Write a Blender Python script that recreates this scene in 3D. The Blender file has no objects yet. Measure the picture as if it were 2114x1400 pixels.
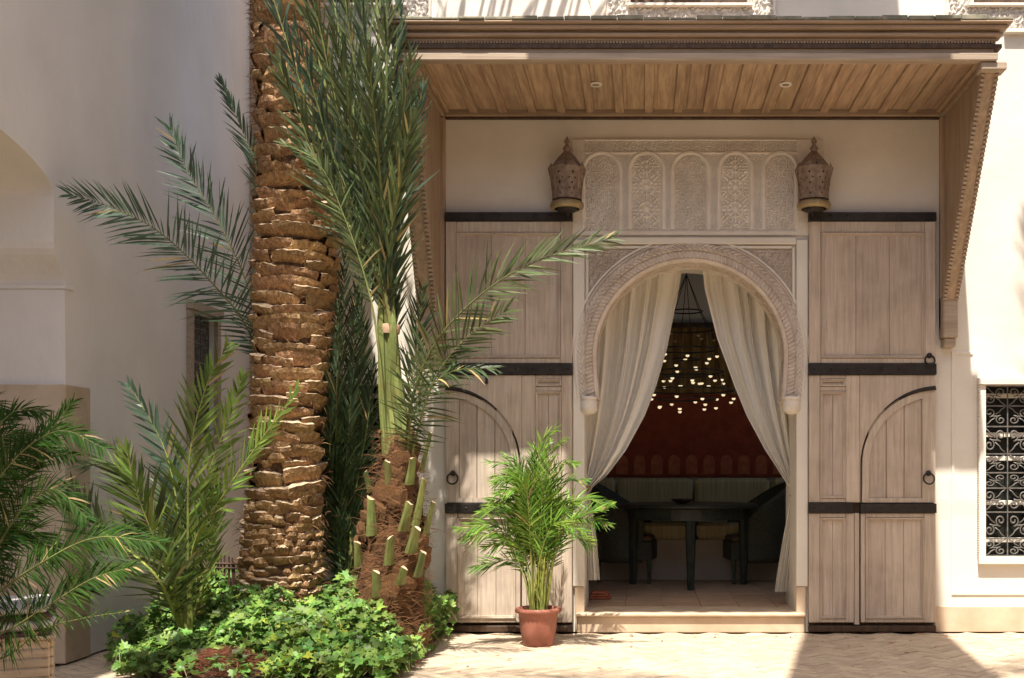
import bpy, bmesh, math, random
import numpy as np
from mathutils import Vector, Matrix, Quaternion, noise as mnoise
from mathutils.geometry import tessellate_polygon
R = random.Random(7)
rad = math.radians
scene = bpy.context.scene
C = scene.collection

# ------------------------------------------------------------------ camera, sky, sun, exposure
F = 2320.0                      # focal length in photo pixels (2114 wide)
HZ = 1.225                      # camera height
D = 8.5                         # distance to the doorway wall
cam_d = bpy.data.cameras.new('camera'); cam = bpy.data.objects.new('camera', cam_d); C.objects.link(cam)
cam.location = (0, 0, HZ); cam.rotation_euler = (rad(90), 0, 0)
cam_d.lens = F / 2114 * 36; cam_d.sensor_width = 36
cam_d.shift_x = -273 / 2114; cam_d.shift_y = 270 / 2114
cam_d.clip_end = 300
scene.camera = cam
SUN = Vector((.15, 1.0, -2.25)).normalized()
world = bpy.data.worlds.new('World'); scene.world = world; world.use_nodes = True
wn = world.node_tree; wn.nodes.clear()
sky = wn.nodes.new('ShaderNodeTexSky'); sky.sky_type = 'NISHITA'; sky.sun_disc = False
sky.sun_elevation = math.asin(-SUN.z); sky.sun_rotation = math.atan2(-SUN.x, -SUN.y)
sky.dust_density = 3.0
bgn = wn.nodes.new('ShaderNodeBackground'); bgn.inputs[1].default_value = .125
won = wn.nodes.new('ShaderNodeOutputWorld')
wn.links.new(sky.outputs[0], bgn.inputs[0]); wn.links.new(bgn.outputs[0], won.inputs[0])
sl = bpy.data.lights.new('sun', 'SUN'); sl.energy = 5.0; sl.angle = rad(.6); sl.color = (1, .93, .82)
so = bpy.data.objects.new('sun', sl); C.objects.link(so); so.location = (0, 0, 12)
so.rotation_euler = SUN.to_track_quat('-Z', 'Y').to_euler()
scene.view_settings.view_transform = 'Standard'; scene.view_settings.look = 'None'
scene.view_settings.gamma = 1.0; scene.view_settings.use_curve_mapping = False
scene.view_settings.exposure = .98
scene.cycles.max_bounces = 8; scene.cycles.diffuse_bounces = 5; scene.cycles.transparent_max_bounces = 8
scene.cycles.use_denoising = True
scene.cycles.sample_clamp_indirect = 8

def P(px, py, d=D):
    """a point of the place: photo pixel at distance d from the lens"""
    return Vector(((px - 1330) * d / F, d, HZ - (py - 970) * d / F))
def WX(px, d=D): return (px - 1330) * d / F
def WZ(py, d=D): return HZ - (py - 970) * d / F

# ------------------------------------------------------------------ materials
def lin(c): return tuple(((v / 255 + .055) / 1.055) ** 2.4 if v > 10 else v / 255 / 12.92 for v in c)
def mat(name, col, col2=None, rough=.7, scale=6, stretch=(1, 1, 1), bump=.15, bscale=None, island=0, objrand=0,
        metal=0, transl=0, spec=.3, detail=6, contrast=(.35, .65), dirt=None, bdist=.01):
    m = bpy.data.materials.new(name); m.use_nodes = True
    n = m.node_tree.nodes; L = m.node_tree.links; n.clear()
    out = n.new('ShaderNodeOutputMaterial'); b = n.new('ShaderNodeBsdfPrincipled')
    b.inputs['Roughness'].default_value = rough; b.inputs['Metallic'].default_value = metal
    b.inputs['Specular IOR Level'].default_value = spec
    tc = n.new('ShaderNodeTexCoord'); mp = n.new('ShaderNodeMapping'); L.new(tc.outputs['Object'], mp.inputs[0])
    mp.inputs['Scale'].default_value = stretch
    oi = n.new('ShaderNodeObjectInfo')
    if objrand:
        va = n.new('ShaderNodeVectorMath'); va.operation = 'SCALE'; va.inputs[0].default_value = (13, 7, 5)
        L.new(oi.outputs['Random'], va.inputs[3]); L.new(va.outputs[0], mp.inputs['Location'])
    nz = n.new('ShaderNodeTexNoise'); nz.inputs['Scale'].default_value = scale; nz.inputs['Detail'].default_value = detail
    nz.inputs['Roughness'].default_value = .6
    L.new(mp.outputs[0], nz.inputs['Vector'])
    cr = n.new('ShaderNodeValToRGB'); L.new(nz.outputs['Fac'], cr.inputs[0])
    cr.color_ramp.elements[0].position = contrast[0]; cr.color_ramp.elements[1].position = contrast[1]
    c2 = col2 or tuple(v * .75 for v in col)
    cr.color_ramp.elements[0].color = (*c2, 1); cr.color_ramp.elements[1].color = (*col, 1)
    cout = cr.outputs[0]
    if dirt:
        n2 = n.new('ShaderNodeTexNoise'); n2.inputs['Scale'].default_value = dirt[1]; n2.inputs['Detail'].default_value = 8
        L.new(tc.outputs['Object'], n2.inputs['Vector'])
        r2 = n.new('ShaderNodeValToRGB'); r2.color_ramp.elements[0].position = .45; r2.color_ramp.elements[1].position = .75
        L.new(n2.outputs['Fac'], r2.inputs[0])
        mx = n.new('ShaderNodeMix'); mx.data_type = 'RGBA'
        ml = n.new('ShaderNodeMath'); ml.operation = 'MULTIPLY'; ml.inputs[1].default_value = dirt[2]
        L.new(r2.outputs[0], ml.inputs[0]); L.new(ml.outputs[0], mx.inputs[0])
        L.new(cout, mx.inputs[6]); mx.inputs[7].default_value = (*dirt[0], 1); cout = mx.outputs[2]
    if island or objrand:
        hs = n.new('ShaderNodeHueSaturation'); L.new(cout, hs.inputs['Color'])
        if island:
            g = n.new('ShaderNodeNewGeometry'); src = g.outputs['Random Per Island']; amt = island
        else: src = oi.outputs['Random']; amt = objrand
        mr = n.new('ShaderNodeMapRange'); L.new(src, mr.inputs[0]); mr.inputs[3].default_value = 1 - amt; mr.inputs[4].default_value = 1 + amt
        L.new(mr.outputs[0], hs.inputs['Value'])
        m3 = n.new('ShaderNodeMath'); m3.operation = 'MULTIPLY'; m3.inputs[1].default_value = 7.13; L.new(src, m3.inputs[0])
        m4 = n.new('ShaderNodeMath'); m4.operation = 'FRACT'; L.new(m3.outputs[0], m4.inputs[0])
        mr2 = n.new('ShaderNodeMapRange'); L.new(m4.outputs[0], mr2.inputs[0])
        mr2.inputs[3].default_value = .5 - amt * .05; mr2.inputs[4].default_value = .5 + amt * .04
        L.new(mr2.outputs[0], hs.inputs['Hue'])
        cout = hs.outputs[0]
    L.new(cout, b.inputs['Base Color'])
    if bump:
        bp = n.new('ShaderNodeBump'); bp.inputs['Strength'].default_value = bump; bp.inputs['Distance'].default_value = bdist
        if bscale:
            nb = n.new('ShaderNodeTexNoise'); nb.inputs['Scale'].default_value = bscale; nb.inputs['Detail'].default_value = 5
            L.new(mp.outputs[0], nb.inputs['Vector']); L.new(nb.outputs['Fac'], bp.inputs['Height'])
        else: L.new(nz.outputs['Fac'], bp.inputs['Height'])
        L.new(bp.outputs[0], b.inputs['Normal'])
    if transl:
        t = n.new('ShaderNodeBsdfTranslucent'); L.new(cout, t.inputs[0]); ms = n.new('ShaderNodeMixShader'); ms.inputs[0].default_value = transl
        L.new(b.outputs[0], ms.inputs[1]); L.new(t.outputs[0], ms.inputs[2]); L.new(ms.outputs[0], out.inputs[0])
    else: L.new(b.outputs[0], out.inputs[0])
    return m
M = {}
M['plaster'] = mat('plaster', (.78, .735, .65), (.69, .64, .56), .85, 2.2, bump=.25, bscale=14, contrast=(.3, .7), dirt=((.50, .42, .33), 3.0, .18))
M['plaster_left'] = mat('plaster_left', (.82, .77, .72), (.74, .69, .64), .85, 1.4, (1, 1, .5), bump=.45, bscale=16, contrast=(.3, .7), dirt=((.48, .44, .40), 2.2, .16))
M['carved'] = mat('carved_plaster', (.82, .76, .68), (.72, .66, .58), .85, 9, bump=.2, bscale=60, dirt=((.50, .42, .33), 5, .3))
M['carved_pink'] = mat('carved_plaster_rose', (.74, .65, .56), (.60, .51, .43), .85, 12, bump=.2, bscale=60, dirt=((.42, .31, .24), 7, .4))
M['stone'] = mat('dado_stone', (.62, .49, .36), (.48, .36, .25), .6, 3.5, bump=.15, bscale=20, dirt=((.36, .26, .17), 4, .4))
M['door'] = mat('bleached_wood', (.58, .485, .395), (.45, .365, .29), .75, 9, (6, 6, .35), bump=.4, dirt=((.22, .16, .12), 6, .3), objrand=.08)
M['doorframe'] = mat('bleached_wood_frame', (.60, .505, .41), (.46, .375, .295), .75, 9, (6, 6, .35), bump=.4, dirt=((.22, .16, .12), 5, .3), objrand=.06)
M['cedar'] = mat('cedar', (.49, .35, .225), (.31, .21, .135), .6, 7, (5, .4, 5), bump=.3, objrand=.14)
M['cedar_h'] = mat('cedar_rail', (.42, .31, .21), (.28, .20, .135), .65, 7, (.3, 5, 6), bump=.3, dirt=((.20, .14, .09), 3, .35), objrand=.06)
M['cedar_v'] = mat('cedar_wing', (.46, .34, .235), (.31, .225, .15), .65, 7, (5, 5, .3), bump=.3, objrand=.08)
M['cedar_pale'] = mat('weathered_fascia', (.46, .37, .28), (.34, .26, .19), .7, 7, (.25, 5, 6), bump=.3, dirt=((.24, .18, .13), 3, .3))
M['darkwood'] = mat('dark_wood', (.10, .06, .035), (.05, .03, .02), .6, 6, (5, 5, .5), bump=.2)
M['iron'] = mat('iron_strap', (.045, .038, .034), (.025, .02, .018), .55, 12, metal=.3, bump=.3)
M['grille'] = mat('grille_iron', (.20, .19, .175), (.11, .10, .09), .5, 30, metal=.3, bump=.1)
M['black'] = mat('unlit_dark', (.012, .012, .012), (.008, .008, .008), .9, 3, bump=0)
M['glass'] = mat('window_glass', (.02, .024, .022), (.01, .012, .012), .15, 2, bump=.03, spec=.3)
M['lantern'] = mat('lantern_metal', (.33, .25, .19), (.20, .145, .105), .6, 22, metal=.2, bump=.6, bscale=90)
M['brass'] = mat('lantern_rim', (.42, .33, .18), (.28, .21, .11), .5, 20, metal=.4, bump=.2)
M['curtain'] = mat('curtain_cloth', (.88, .84, .76), (.83, .79, .70), .9, 2, (1, 1, .3), bump=.12, bscale=220, transl=.12, contrast=(.2, .8))
M['red'] = mat('red_hanging', (.34, .075, .035), (.22, .045, .022), .9, 8, bump=.1)
M['redmotif'] = mat('red_motif', (.50, .17, .08), (.38, .11, .06), .9, 20, bump=.1)
M['gold'] = mat('gold_brown_cloth', (.34, .22, .075), (.16, .09, .03), .8, 9, (3, 3, .4), bump=.2)
M['cushion'] = mat('banquette_cushion', (.62, .54, .30), (.44, .36, .18), .9, 8, (9, 1, .3), bump=.2)
M['offwhite'] = mat('painted_base', (.55, .48, .39), (.46, .39, .31), .8, 3, bump=.1)
M['wicker'] = mat('dark_wicker', (.10, .098, .062), (.035, .036, .023), .55, 60, (1, 1, 2.5), bump=.8, bdist=.006)
M['table'] = mat('table_wood', (.050, .055, .040), (.026, .03, .022), .3, 12, bump=.1)
M['seatpad'] = mat('chair_pad', (.26, .17, .10), (.2, .13, .075), .9, 20, bump=.1)
M['paver'] = mat('paver', (.57, .46, .335), (.44, .345, .25), .75, 9, bump=.3, bscale=40, objrand=.11, dirt=((.36, .27, .19), 5, .3))
M['paverj'] = mat('paver_joined', (.57, .46, .335), (.44, .345, .25), .75, 9, bump=.3, bscale=40, island=.11, dirt=((.36, .27, .19), 5, .3))
M['joint'] = mat('paving_bed', (.48, .385, .285), (.38, .30, .22), .9, 20, bump=.2)
M['court'] = mat('terracotta_court', (.30, .23, .165), (.22, .17, .12), .75, 5, bump=.2)
M['ochre'] = mat('ochre_wall', (.42, .35, .27), (.36, .30, .22), .85, 3, bump=.2)
M['tile'] = mat('inner_tile', (.50, .33, .21), (.40, .26, .16), .5, 7, bump=.1, objrand=.08)
M['soil'] = mat('soil', (.05, .035, .022), (.02, .014, .01), .95, 18, bump=.8, bdist=.04)
M['boot'] = mat('palm_boot', (.50, .31, .15), (.19, .105, .05), .8, 3, (4.5, 1, .8), bump=.7, bscale=7, objrand=.22, contrast=(.3, .65), bdist=.02)
M['bootj'] = mat('palm_boot_joined', (.44, .28, .15), (.16, .09, .045), .8, 16, (1.6, 1.6, .4), bump=.7, bscale=45, island=.22, contrast=(.3, .65), bdist=.02)
M['bootcut'] = mat('palm_boot_cut', (.60, .47, .33), (.42, .30, .18), .85, 30, bump=.5, objrand=.12)
M['core'] = mat('palm_core', (.17, .095, .048), (.06, .032, .017), .95, 30, bump=1.0, bdist=.03)
M['fibre'] = mat('palm_fibre', (.24, .125, .055), (.12, .06, .028), .9, 20, island=.35, bump=0)
M['frond'] = mat('date_frond', (.13, .165, .06), (.07, .10, .04), .5, 5, bump=.0, island=.5, transl=.28, spec=.35)
M['frond_near'] = mat('feather_frond', (.05, .11, .018), (.025, .065, .012), .6, 5, bump=.0, island=.5, transl=.35, spec=.12)
M['frond_dark'] = mat('old_frond', (.055, .085, .032), (.03, .055, .024), .5, 5, bump=.0, island=.45, transl=.2, spec=.35)
M['frond_blue'] = mat('date_frond_grey', (.085, .135, .085), (.055, .095, .06), .40, 5, bump=.0, island=.4, transl=.2, spec=.4)
M['frond_lime'] = mat('young_frond', (.21, .30, .055), (.11, .18, .04), .4, 5, bump=.0, island=.4, transl=.35, spec=.28)
M['areca'] = mat('areca_leaf', (.22, .36, .05), (.08, .18, .03), .35, 5, bump=.0, island=.5, transl=.35, spec=.28)
M['stem'] = mat('green_stem', (.21, .245, .075), (.12, .145, .045), .55, 10, (3, 3, .6), bump=.3, objrand=.32, dirt=((.16, .09, .035), 7, .55))
M['dryleaf'] = mat('dry_leaflet', (.40, .31, .13), (.25, .18, .08), .6, 5, bump=0, island=.3, transl=.25)
M['stem_y'] = mat('yellow_stem', (.33, .34, .08), (.17, .22, .05), .5, 10, (3, 3, .6), bump=.1, objrand=.2)
M['sheath'] = mat('orange_sheath', (.42, .21, .085), (.14, .065, .028), .9, 16, (2, 2, .5), bump=1.0, bscale=45, bdist=.02)
M['core2'] = mat('fibre_trunk', (.20, .09, .038), (.06, .028, .012), .95, 14, (1, 1, 3), bump=1.0, bscale=50, bdist=.03)
M['ivy'] = mat('ivy_leaf', (.21, .34, .07), (.085, .19, .04), .42, 9, bump=.1, island=.6, transl=.3, spec=.28)
M['ivy_y'] = mat('ivy_leaf_yellow', (.42, .44, .05), (.25, .32, .05), .4, 9, bump=.1, island=.3, transl=.35)
M['pot'] = mat('terracotta_pot', (.34, .125, .085), (.26, .095, .065), .5, 8, bump=.12, dirt=((.42, .24, .18), 5, .25))
M['bandage'] = mat('binding_tape', (.55, .36, .24), (.4, .26, .17), .8, 20, bump=.2)
M['slat'] = mat('bench_slat', (.74, .60, .45), (.60, .46, .33), .6, 8, (1, 6, 6), bump=.2, objrand=.1)
M['cushwhite'] = mat('seat_cushion', (.70, .66, .64), (.55, .50, .50), .9, 6, bump=.2)
M['cushpurple'] = mat('cushion_stripe', (.16, .07, .09), (.10, .045, .06), .9, 10, bump=.2)
M['canvas'] = mat('canvas', (.70, .64, .54), (.6, .54, .45), .9, 4, bump=.1)  # only for the added sun blocker sheets
M['cane'] = mat('dark_cane', (.10, .05, .035), (.05, .025, .02), .7, 20, bump=.2, objrand=.2)
M['mulch'] = mat('coir', (.34, .14, .075), (.2, .08, .045), .9, 20, island=.3, bump=.0)
M['lamp'] = mat('spot_rim', (.8, .76, .7), None, .4, 5, bump=0)
def emit(name, col, s):
    m = bpy.data.materials.new(name); m.use_nodes = True; b = m.node_tree.nodes['Principled BSDF']
    b.inputs['Base Color'].default_value = (*col, 1); b.inputs['Emission Color'].default_value = (*col, 1); b.inputs['Emission Strength'].default_value = s
    return m
M['tea'] = emit('tea_light', (1, .80, .50), .45)

# ------------------------------------------------------------------ building helpers
def label(o, lab=None, cat=None, group=None, kind=None):
    for k, v in (('label', lab), ('category', cat), ('group', group), ('kind', kind)):
        if v: o[k] = v
    return o
def put(o, parent):
    C.objects.link(o)
    if parent is not None:
        o.parent = parent
        w = parent.get('_w'); 
        o.matrix_parent_inverse = Matrix.Translation(-Vector(ORG.get(parent.name, (0, 0, 0))))
    return o
ORG = {}
def thing(name, lab, cat, loc, group=None):
    o = bpy.data.objects.new(name, None); C.objects.link(o); o.location = loc; o.empty_display_size = .1
    ORG[o.name] = tuple(loc); return label(o, lab, cat, group)
class MB:
    def __init__(s): s.v = []; s.f = []; s.m = []; s.n = 0
    def add(s, vs, fs, mi=0):
        k = len(s.v); s.v.extend([tuple(p) for p in vs]); s.f.extend([tuple(i + k for i in f) for f in fs]); s.m.extend([mi] * len(fs)); return s
    def box(s, x0, x1, y0, y1, z0, z1, mi=0):
        if x0 > x1: x0, x1 = x1, x0
        return s.add([(x0, y0, z0), (x1, y0, z0), (x1, y1, z0), (x0, y1, z0), (x0, y0, z1), (x1, y0, z1), (x1, y1, z1), (x0, y1, z1)],
                     [(0, 3, 2, 1), (4, 5, 6, 7), (0, 1, 5, 4), (1, 2, 6, 5), (2, 3, 7, 6), (3, 0, 4, 7)], mi)
    def tube(s, pts, r, n=6, mi=0, close=True, flat=1.0):
        pts = [Vector(p) for p in pts]; rs = r if hasattr(r, '__len__') else [r] * len(pts)
        T = [(pts[min(i + 1, len(pts) - 1)] - pts[max(i - 1, 0)]).normalized() for i in range(len(pts))]
        u = T[0].orthogonal().normalized(); vs = []; fs = []
        for i, p in enumerate(pts):
            u = (u - T[i] * u.dot(T[i])).normalized(); w = T[i].cross(u)
            for k in range(n):
                a = 2 * math.pi * k / n; vs.append(p + u * math.cos(a) * rs[i] + w * math.sin(a) * rs[i] * flat)
        for i in range(len(pts) - 1):
            for k in range(n):
                k2 = (k + 1) % n; fs.append((i * n + k, i * n + k2, (i + 1) * n + k2, (i + 1) * n + k))
        if close: fs.append(tuple(range(n - 1, -1, -1))); fs.append(tuple((len(pts) - 1) * n + k for k in range(n)))
        return s.add(vs, fs, mi)
    def lathe(s, prof, cx, cy, n=16, mi=0, phase=0, a0=0, a1=2 * math.pi):
        full = abs(a1 - a0 - 2 * math.pi) < 1e-6; cols = n if full else n + 1; vs = []; fs = []
        for (r, z) in prof:
            for k in range(cols):
                a = phase + a0 + (a1 - a0) * k / n; vs.append((cx + r * math.cos(a), cy + r * math.sin(a), z))
        for i in range(len(prof) - 1):
            for k in range(n):
                k2 = (k + 1) % cols; fs.append((i * cols + k, i * cols + k2, (i + 1) * cols + k2, (i + 1) * cols + k))
        return s.add(vs, fs, mi)
    def build(s, name, m, parent=None, smooth=False, bevel=0, recalc=False):
        me = bpy.data.meshes.new(name); me.from_pydata(s.v, [], s.f); ms = m if isinstance(m, (list, tuple)) else [m]
        for x in ms: me.materials.append(x)
        if len(ms) > 1: me.polygons.foreach_set('material_index', s.m)
        if bevel or recalc:
            bm = bmesh.new(); bm.from_mesh(me)
            if recalc: bmesh.ops.recalc_face_normals(bm, faces=bm.faces)
            if bevel: bmesh.ops.bevel(bm, geom=[e for e in bm.edges if len(e.link_faces) == 2 and e.calc_face_angle(0) > .5], offset=bevel, segments=1, affect='EDGES', clamp_overlap=True)
            bm.to_mesh(me); bm.free()
        if smooth: me.polygons.foreach_set('use_smooth', [True] * len(me.polygons))
        me.update(); o = bpy.data.objects.new(name, me); return put(o, parent)
def bx(name, m, parent, x0, x1, y0, y1, z0, z1, bevel=.004):
    return MB().box(x0, x1, y0, y1, z0, z1).build(name, m, parent, bevel=bevel)
def slab(outer, holes, t0, t1, fn):
    """flat outline with holes given thickness; fn(a, b, t) -> point"""
    mb = MB(); loops = [outer] + holes; flat = [p for l in loops for p in l]; N = len(flat)
    tri = tessellate_polygon([[Vector((a, b, 0)) for a, b in l] for l in loops])
    vs = [fn(a, b, t0) for a, b in flat] + [fn(a, b, t1) for a, b in flat]; fs = []
    for t in tri: fs.append(tuple(t)); fs.append(tuple(N + i for i in reversed(t)))
    k = 0
    for l in loops:
        for i in range(len(l)):
            j = (i + 1) % len(l); fs.append((k + i, k + j, N + k + j, N + k + i))
        k += len(l)
    mb.add(vs, fs); return mb
XZ = lambda a, b, t: (a, t, b)
YZ = lambda a, b, t: (t, a, b)

# relief heights (0..1) for carved plaster
def sm(x, k=3.0): return .5 + .5 * np.tanh(x * k)
def arab(x, z, s):
    h = s * .866; row = np.floor(z / h); xo = x + (row % 2) * s * .5
    cx = (np.floor(xo / s) + .5) * s; cz = (row + .5) * h; dx = xo - cx; dz = z - cz
    r = np.hypot(dx, dz) / s; th = np.arctan2(dz, dx); sg = np.where((np.floor(xo / s) + row) % 2 == 0, 1, -1)
    v = np.cos(3 * th * sg + r * 19) * .9 + np.cos(r * 25) * .45 - .1
    return sm(v, 4)
def rosette(x, z, cx, cz, rr):
    dx, dz = x - cx, z - cz; r = np.hypot(dx, dz) / rr; th = np.arctan2(dz, dx)
    pet = np.where(r < .8, sm(np.cos(16 * th) * .9, 4), sm(np.cos(24 * th), 4)); h = np.where(r < .18, .9, np.where(r < .28, .1, np.where(r < .45, sm(np.cos(8 * th), 3), np.where(r < .55, 1., np.where(r < .62, .2, np.where(r < .98, pet * .9, -1))))))
    return h
def heightfield(name, x0, x1, z0, z1, step, hf, y, depth, m, parent, mask=None):
    nx = int((x1 - x0) / step) + 1; nz = int((z1 - z0) / step) + 1
    X, Z = np.meshgrid(np.linspace(x0, x1, nx), np.linspace(z0, z1, nz)); H = hf(X, Z)
    Y = y - depth * H
    H0 = np.zeros_like(H, bool); H0[0, :] = H0[-1, :] = True; H0[:, 0] = H0[:, -1] = True
    Y = np.where(H0, y + .005, Y)
    V = np.stack([X, Y, Z], -1).reshape(-1, 3); i = np.arange(nx * nz).reshape(nz, nx)
    q = np.stack([i[:-1, :-1], i[:-1, 1:], i[1:, 1:], i[1:, :-1]], -1).reshape(-1, 4)
    if mask is not None:
        k = mask((X[:-1, :-1] + X[1:, 1:]) / 2, (Z[:-1, :-1] + Z[1:, 1:]) / 2).reshape(-1); q = q[k]
    me = bpy.data.meshes.new(name); me.from_pydata(V.tolist(), [], q.tolist()); me.materials.append(m)
    me.polygons.foreach_set('use_smooth', [True] * len(me.polygons)); me.update()
    return put(bpy.data.objects.new(name, me), parent)

# ------------------------------------------------------------------ the courtyard: ground and walls
LX = -3.68                      # face of the left wall
FX0, FX1 = -2.67, 5.2           # the doorway wall
WT = .60
g = MB(); g.box(-4.9, 5.8, -4.6, 11.8, -.3, -.02); label(g.build('ground', M['joint']), kind='structure')
# far courtyard floor as one sheet (nearer strip gets real pavers)
pav = label(MB().box(LX, 5.2, -4.0, 5.30, -.02, -.001).build('courtyard_floor', M['court']), kind='structure')
pave = MB().box(LX, 5.2, 5.301, 8.49, -.02, -.011).build('pavement', M['joint']); label(pave, kind='structure')
def herring():
    L_, W_ = .225, .075                                  # 3:1 bricks tile the plane exactly
    n = 3; cells = {}; res = []
    for y in range(-80, 81):
        for k in range(-16, 17):
            x = y + k * 2 * n
            res.append((x * W_, y * W_, n * W_, W_))            # lying brick
            res.append(((x + n) * W_, (y - n + 1) * W_, W_, n * W_))   # standing brick
    return res
rp = random.Random(3); pl = []
ca, sa = math.cos(rad(45)), math.sin(rad(45))
for (x, y, w, h) in herring():
    cx, cy = x + w / 2, y + h / 2; wx = cx * ca - cy * sa + .1; wy = cx * sa + cy * ca + 6.8
    if LX + .05 < wx < 3.9 and 5.35 < wy < 8.43 and not (-3.2 < wx < -1.62 and wy > 6.9):
        pl.append((wx, wy, w > h))
def brick_mesh(L_, W_):
    mb = MB(); mb.box(-L_ / 2, L_ / 2, -W_ / 2, W_ / 2, -.012, 0); return mb
bmsh = [brick_mesh(.219, .069), ]
tmp = bmsh[0].build('paving_brick', M['paver'], pave, bevel=.0025); bme = tmp.data
def infront(t):  # area in the picture
    x, y, _ = t; px = 1330 + x * F / y; py = 970 + HZ * F / y
    return -10 < px < 2124 and py < 1412 and not (230 < px < 900 and x < -1.5)
vis = sorted([t for t in pl if infront(t)], key=lambda t: t[1]); first = set(vis[:300])
jb = MB(); k0 = True
for t in pl:
    x, y, lying = t; ang = rad(45) + (0 if lying else rad(90)); z = rp.uniform(-.0022, .0015); tx, ty = rp.uniform(-.006, .006), rp.uniform(-.01, .01)
    if t in first:
        o = tmp if k0 else tmp.copy()
        if not k0: C.objects.link(o); o.parent = pave
        k0 = False; o.location = (x, y, z); o.rotation_euler = (tx, ty, ang)
    else:
        mtx = Matrix.Translation((x, y, z)) @ Matrix.Rotation(ang, 4, 'Z') @ Matrix.Rotation(tx, 4, 'X')
        jb.add([mtx @ v.co for v in bme.vertices], [tuple(p.vertices) for p in bme.polygons])
label(jb.build('paving_bricks', M['paverj'], pave), kind='stuff')

CX, CY, CR = 1425, 736, 200     # arch centre and radius in photo pixels on the wall plane
def arch_pts(r, n=48, low=825, dx=6):
    """outline over the doorway, left foot to right foot, in wall metres"""
    pts = [(WX(CX - r + dx), WZ(low)), (WX(CX - r + dx * .35), WZ((low + CY) / 2))]
    for i in range(n + 1):
        a = math.pi * (1 - i / n); pts.append((WX(CX + r * math.cos(a)), WZ(CY - r * math.sin(a))))
    pts += [(WX(CX + r - dx * .35), WZ((low + CY) / 2)), (WX(CX + r - dx), WZ(low))]
    return pts
hole = [(WX(1207), .0), (WX(1207), WZ(858)), (WX(1212), WZ(838))] + arch_pts(CR) + [(WX(1638), WZ(838)), (WX(1643), WZ(858)), (WX(1643), .0)]
# right and left windows of the ground floor, mirrored about the doorway
def rect(a, b, c, d): return [(a, c), (b, c), (b, d), (a, d)]
RWX = (WX(2033), WX(2233)); LWX = (WX(617), WX(817)); WZ0, WZ1 = WZ(1150), WZ(795)
UW = (WX(1300), WX(1545), WZ(14), 5.9)
URW = (WX(2010), WX(2200), WZ(8), 5.9); ULW = (WX(640), WX(800), WZ(8), 5.9)
outer = [(FX0, 0)] + [hole[0]] + hole[1:-1] + [hole[-1], (FX1, 0), (FX1, 6.9), (FX0, 6.9)]
holes = [rect(*RWX, WZ0, WZ1), rect(*LWX, WZ0, WZ1), rect(*UW), rect(*URW), rect(*ULW)]
fw = slab(outer, holes, D, D + WT, XZ).build('facade_wall', M['plaster'], recalc=True)
label(fw, 'white plaster facade wall around the curtained arched doorway', 'wall')
stone_l = bx('dado', M['stone'], fw, FX0, WX(921), D - .012, D + .1, 0, WZ(1250), .003)
stone_r = bx('dado', M['stone'], fw, WX(1929), FX1, D - .012, D + .1, 0, WZ(1252), .003)
# sunk outline moulding round the window bay right of the door
bx('moulding', M['plaster'], fw, WX(1964), WX(1970), D - .009, D + .02, WZ(1222), WZ(728), .002)
bx('moulding', M['plaster'], fw, WX(1964), WX(2300), D - .010, D + .02, WZ(1228), WZ(1220), .002)
bx('moulding', M['plaster'], fw, WX(1964), WX(2008), D - .010, D + .02, WZ(732), WZ(726), .002)
bx('sill_band', M['plaster'], fw, WX(2072), FX1, D - .05, D + .01, WZ(72), WZ(64), .004)

# interior room
room = MB()
ry0, ry1, rx0, rx1, rz = D + WT, 11.65, -1.9, 2.9, 4.0
label(MB().box(rx0 - .1, rx1 + .1, ry1, ry1 + .15, 0, rz).build('inner_back_wall', M['plaster']), 'pale plaster wall at the back of the room behind the red hanging', 'wall')
label(MB().box(rx0 - .12, rx0, ry0 + .003, ry1 - .003, 0, rz).build('inner_side_wall', M['plaster']), 'plaster side wall inside the room, left of the table', 'wall')
label(slab([(ry0 + .003, 0), (ry1 - .003, 0), (ry1 - .003, rz), (ry0 + .003, rz)], [rect(9.5, 11.3, 1.9, 3.7)], rx1, rx1 + .12, YZ).build('inner_side_wall', M['plaster'], recalc=True), 'plaster side wall right of the table, with an added unseen opening for sky light', 'wall')  # opening added out of view so sky light brightens the room
label(MB().box(rx0 - .12, rx1 + .12, ry0 + .003, ry1 + .15, rz + .002, rz + .15).build('room_ceiling', M['darkwood']), kind='structure')
FZ = .15
ifl = label(MB().box(rx0, rx1, D + .33, ry1 - .002, .01, FZ - .012).build('inner_floor', M['joint']), kind='structure')
t0 = MB().box(-.148, .148, -.148, .148, -.01, 0).build('floor_tile', M['tile'], ifl, bevel=.002); first_t = True
for i in range(12):
    for j in range(9):
        x, y = -1.2 + i * .3, D + .33 + .15 + j * .3
        o = t0 if first_t else t0.copy()
        if not first_t: C.objects.link(o); o.parent = ifl
        first_t = False; o.location = (x, y, FZ + rp.uniform(-.0015, .001))
# doorstep
st = thing('doorstep', 'worn stone doorstep under the curtained archway', 'doorstep', (WX(1425), D, 0))
bx('riser', M['stone'], st, WX(1192), WX(1659), D - .055, D + .10, 0.001, WZ(1271), .006)
bx('tread', M['stone'], st, WX(1190), WX(1661), D - .085, D + .329, WZ(1271) + .001, FZ, .008)

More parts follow.
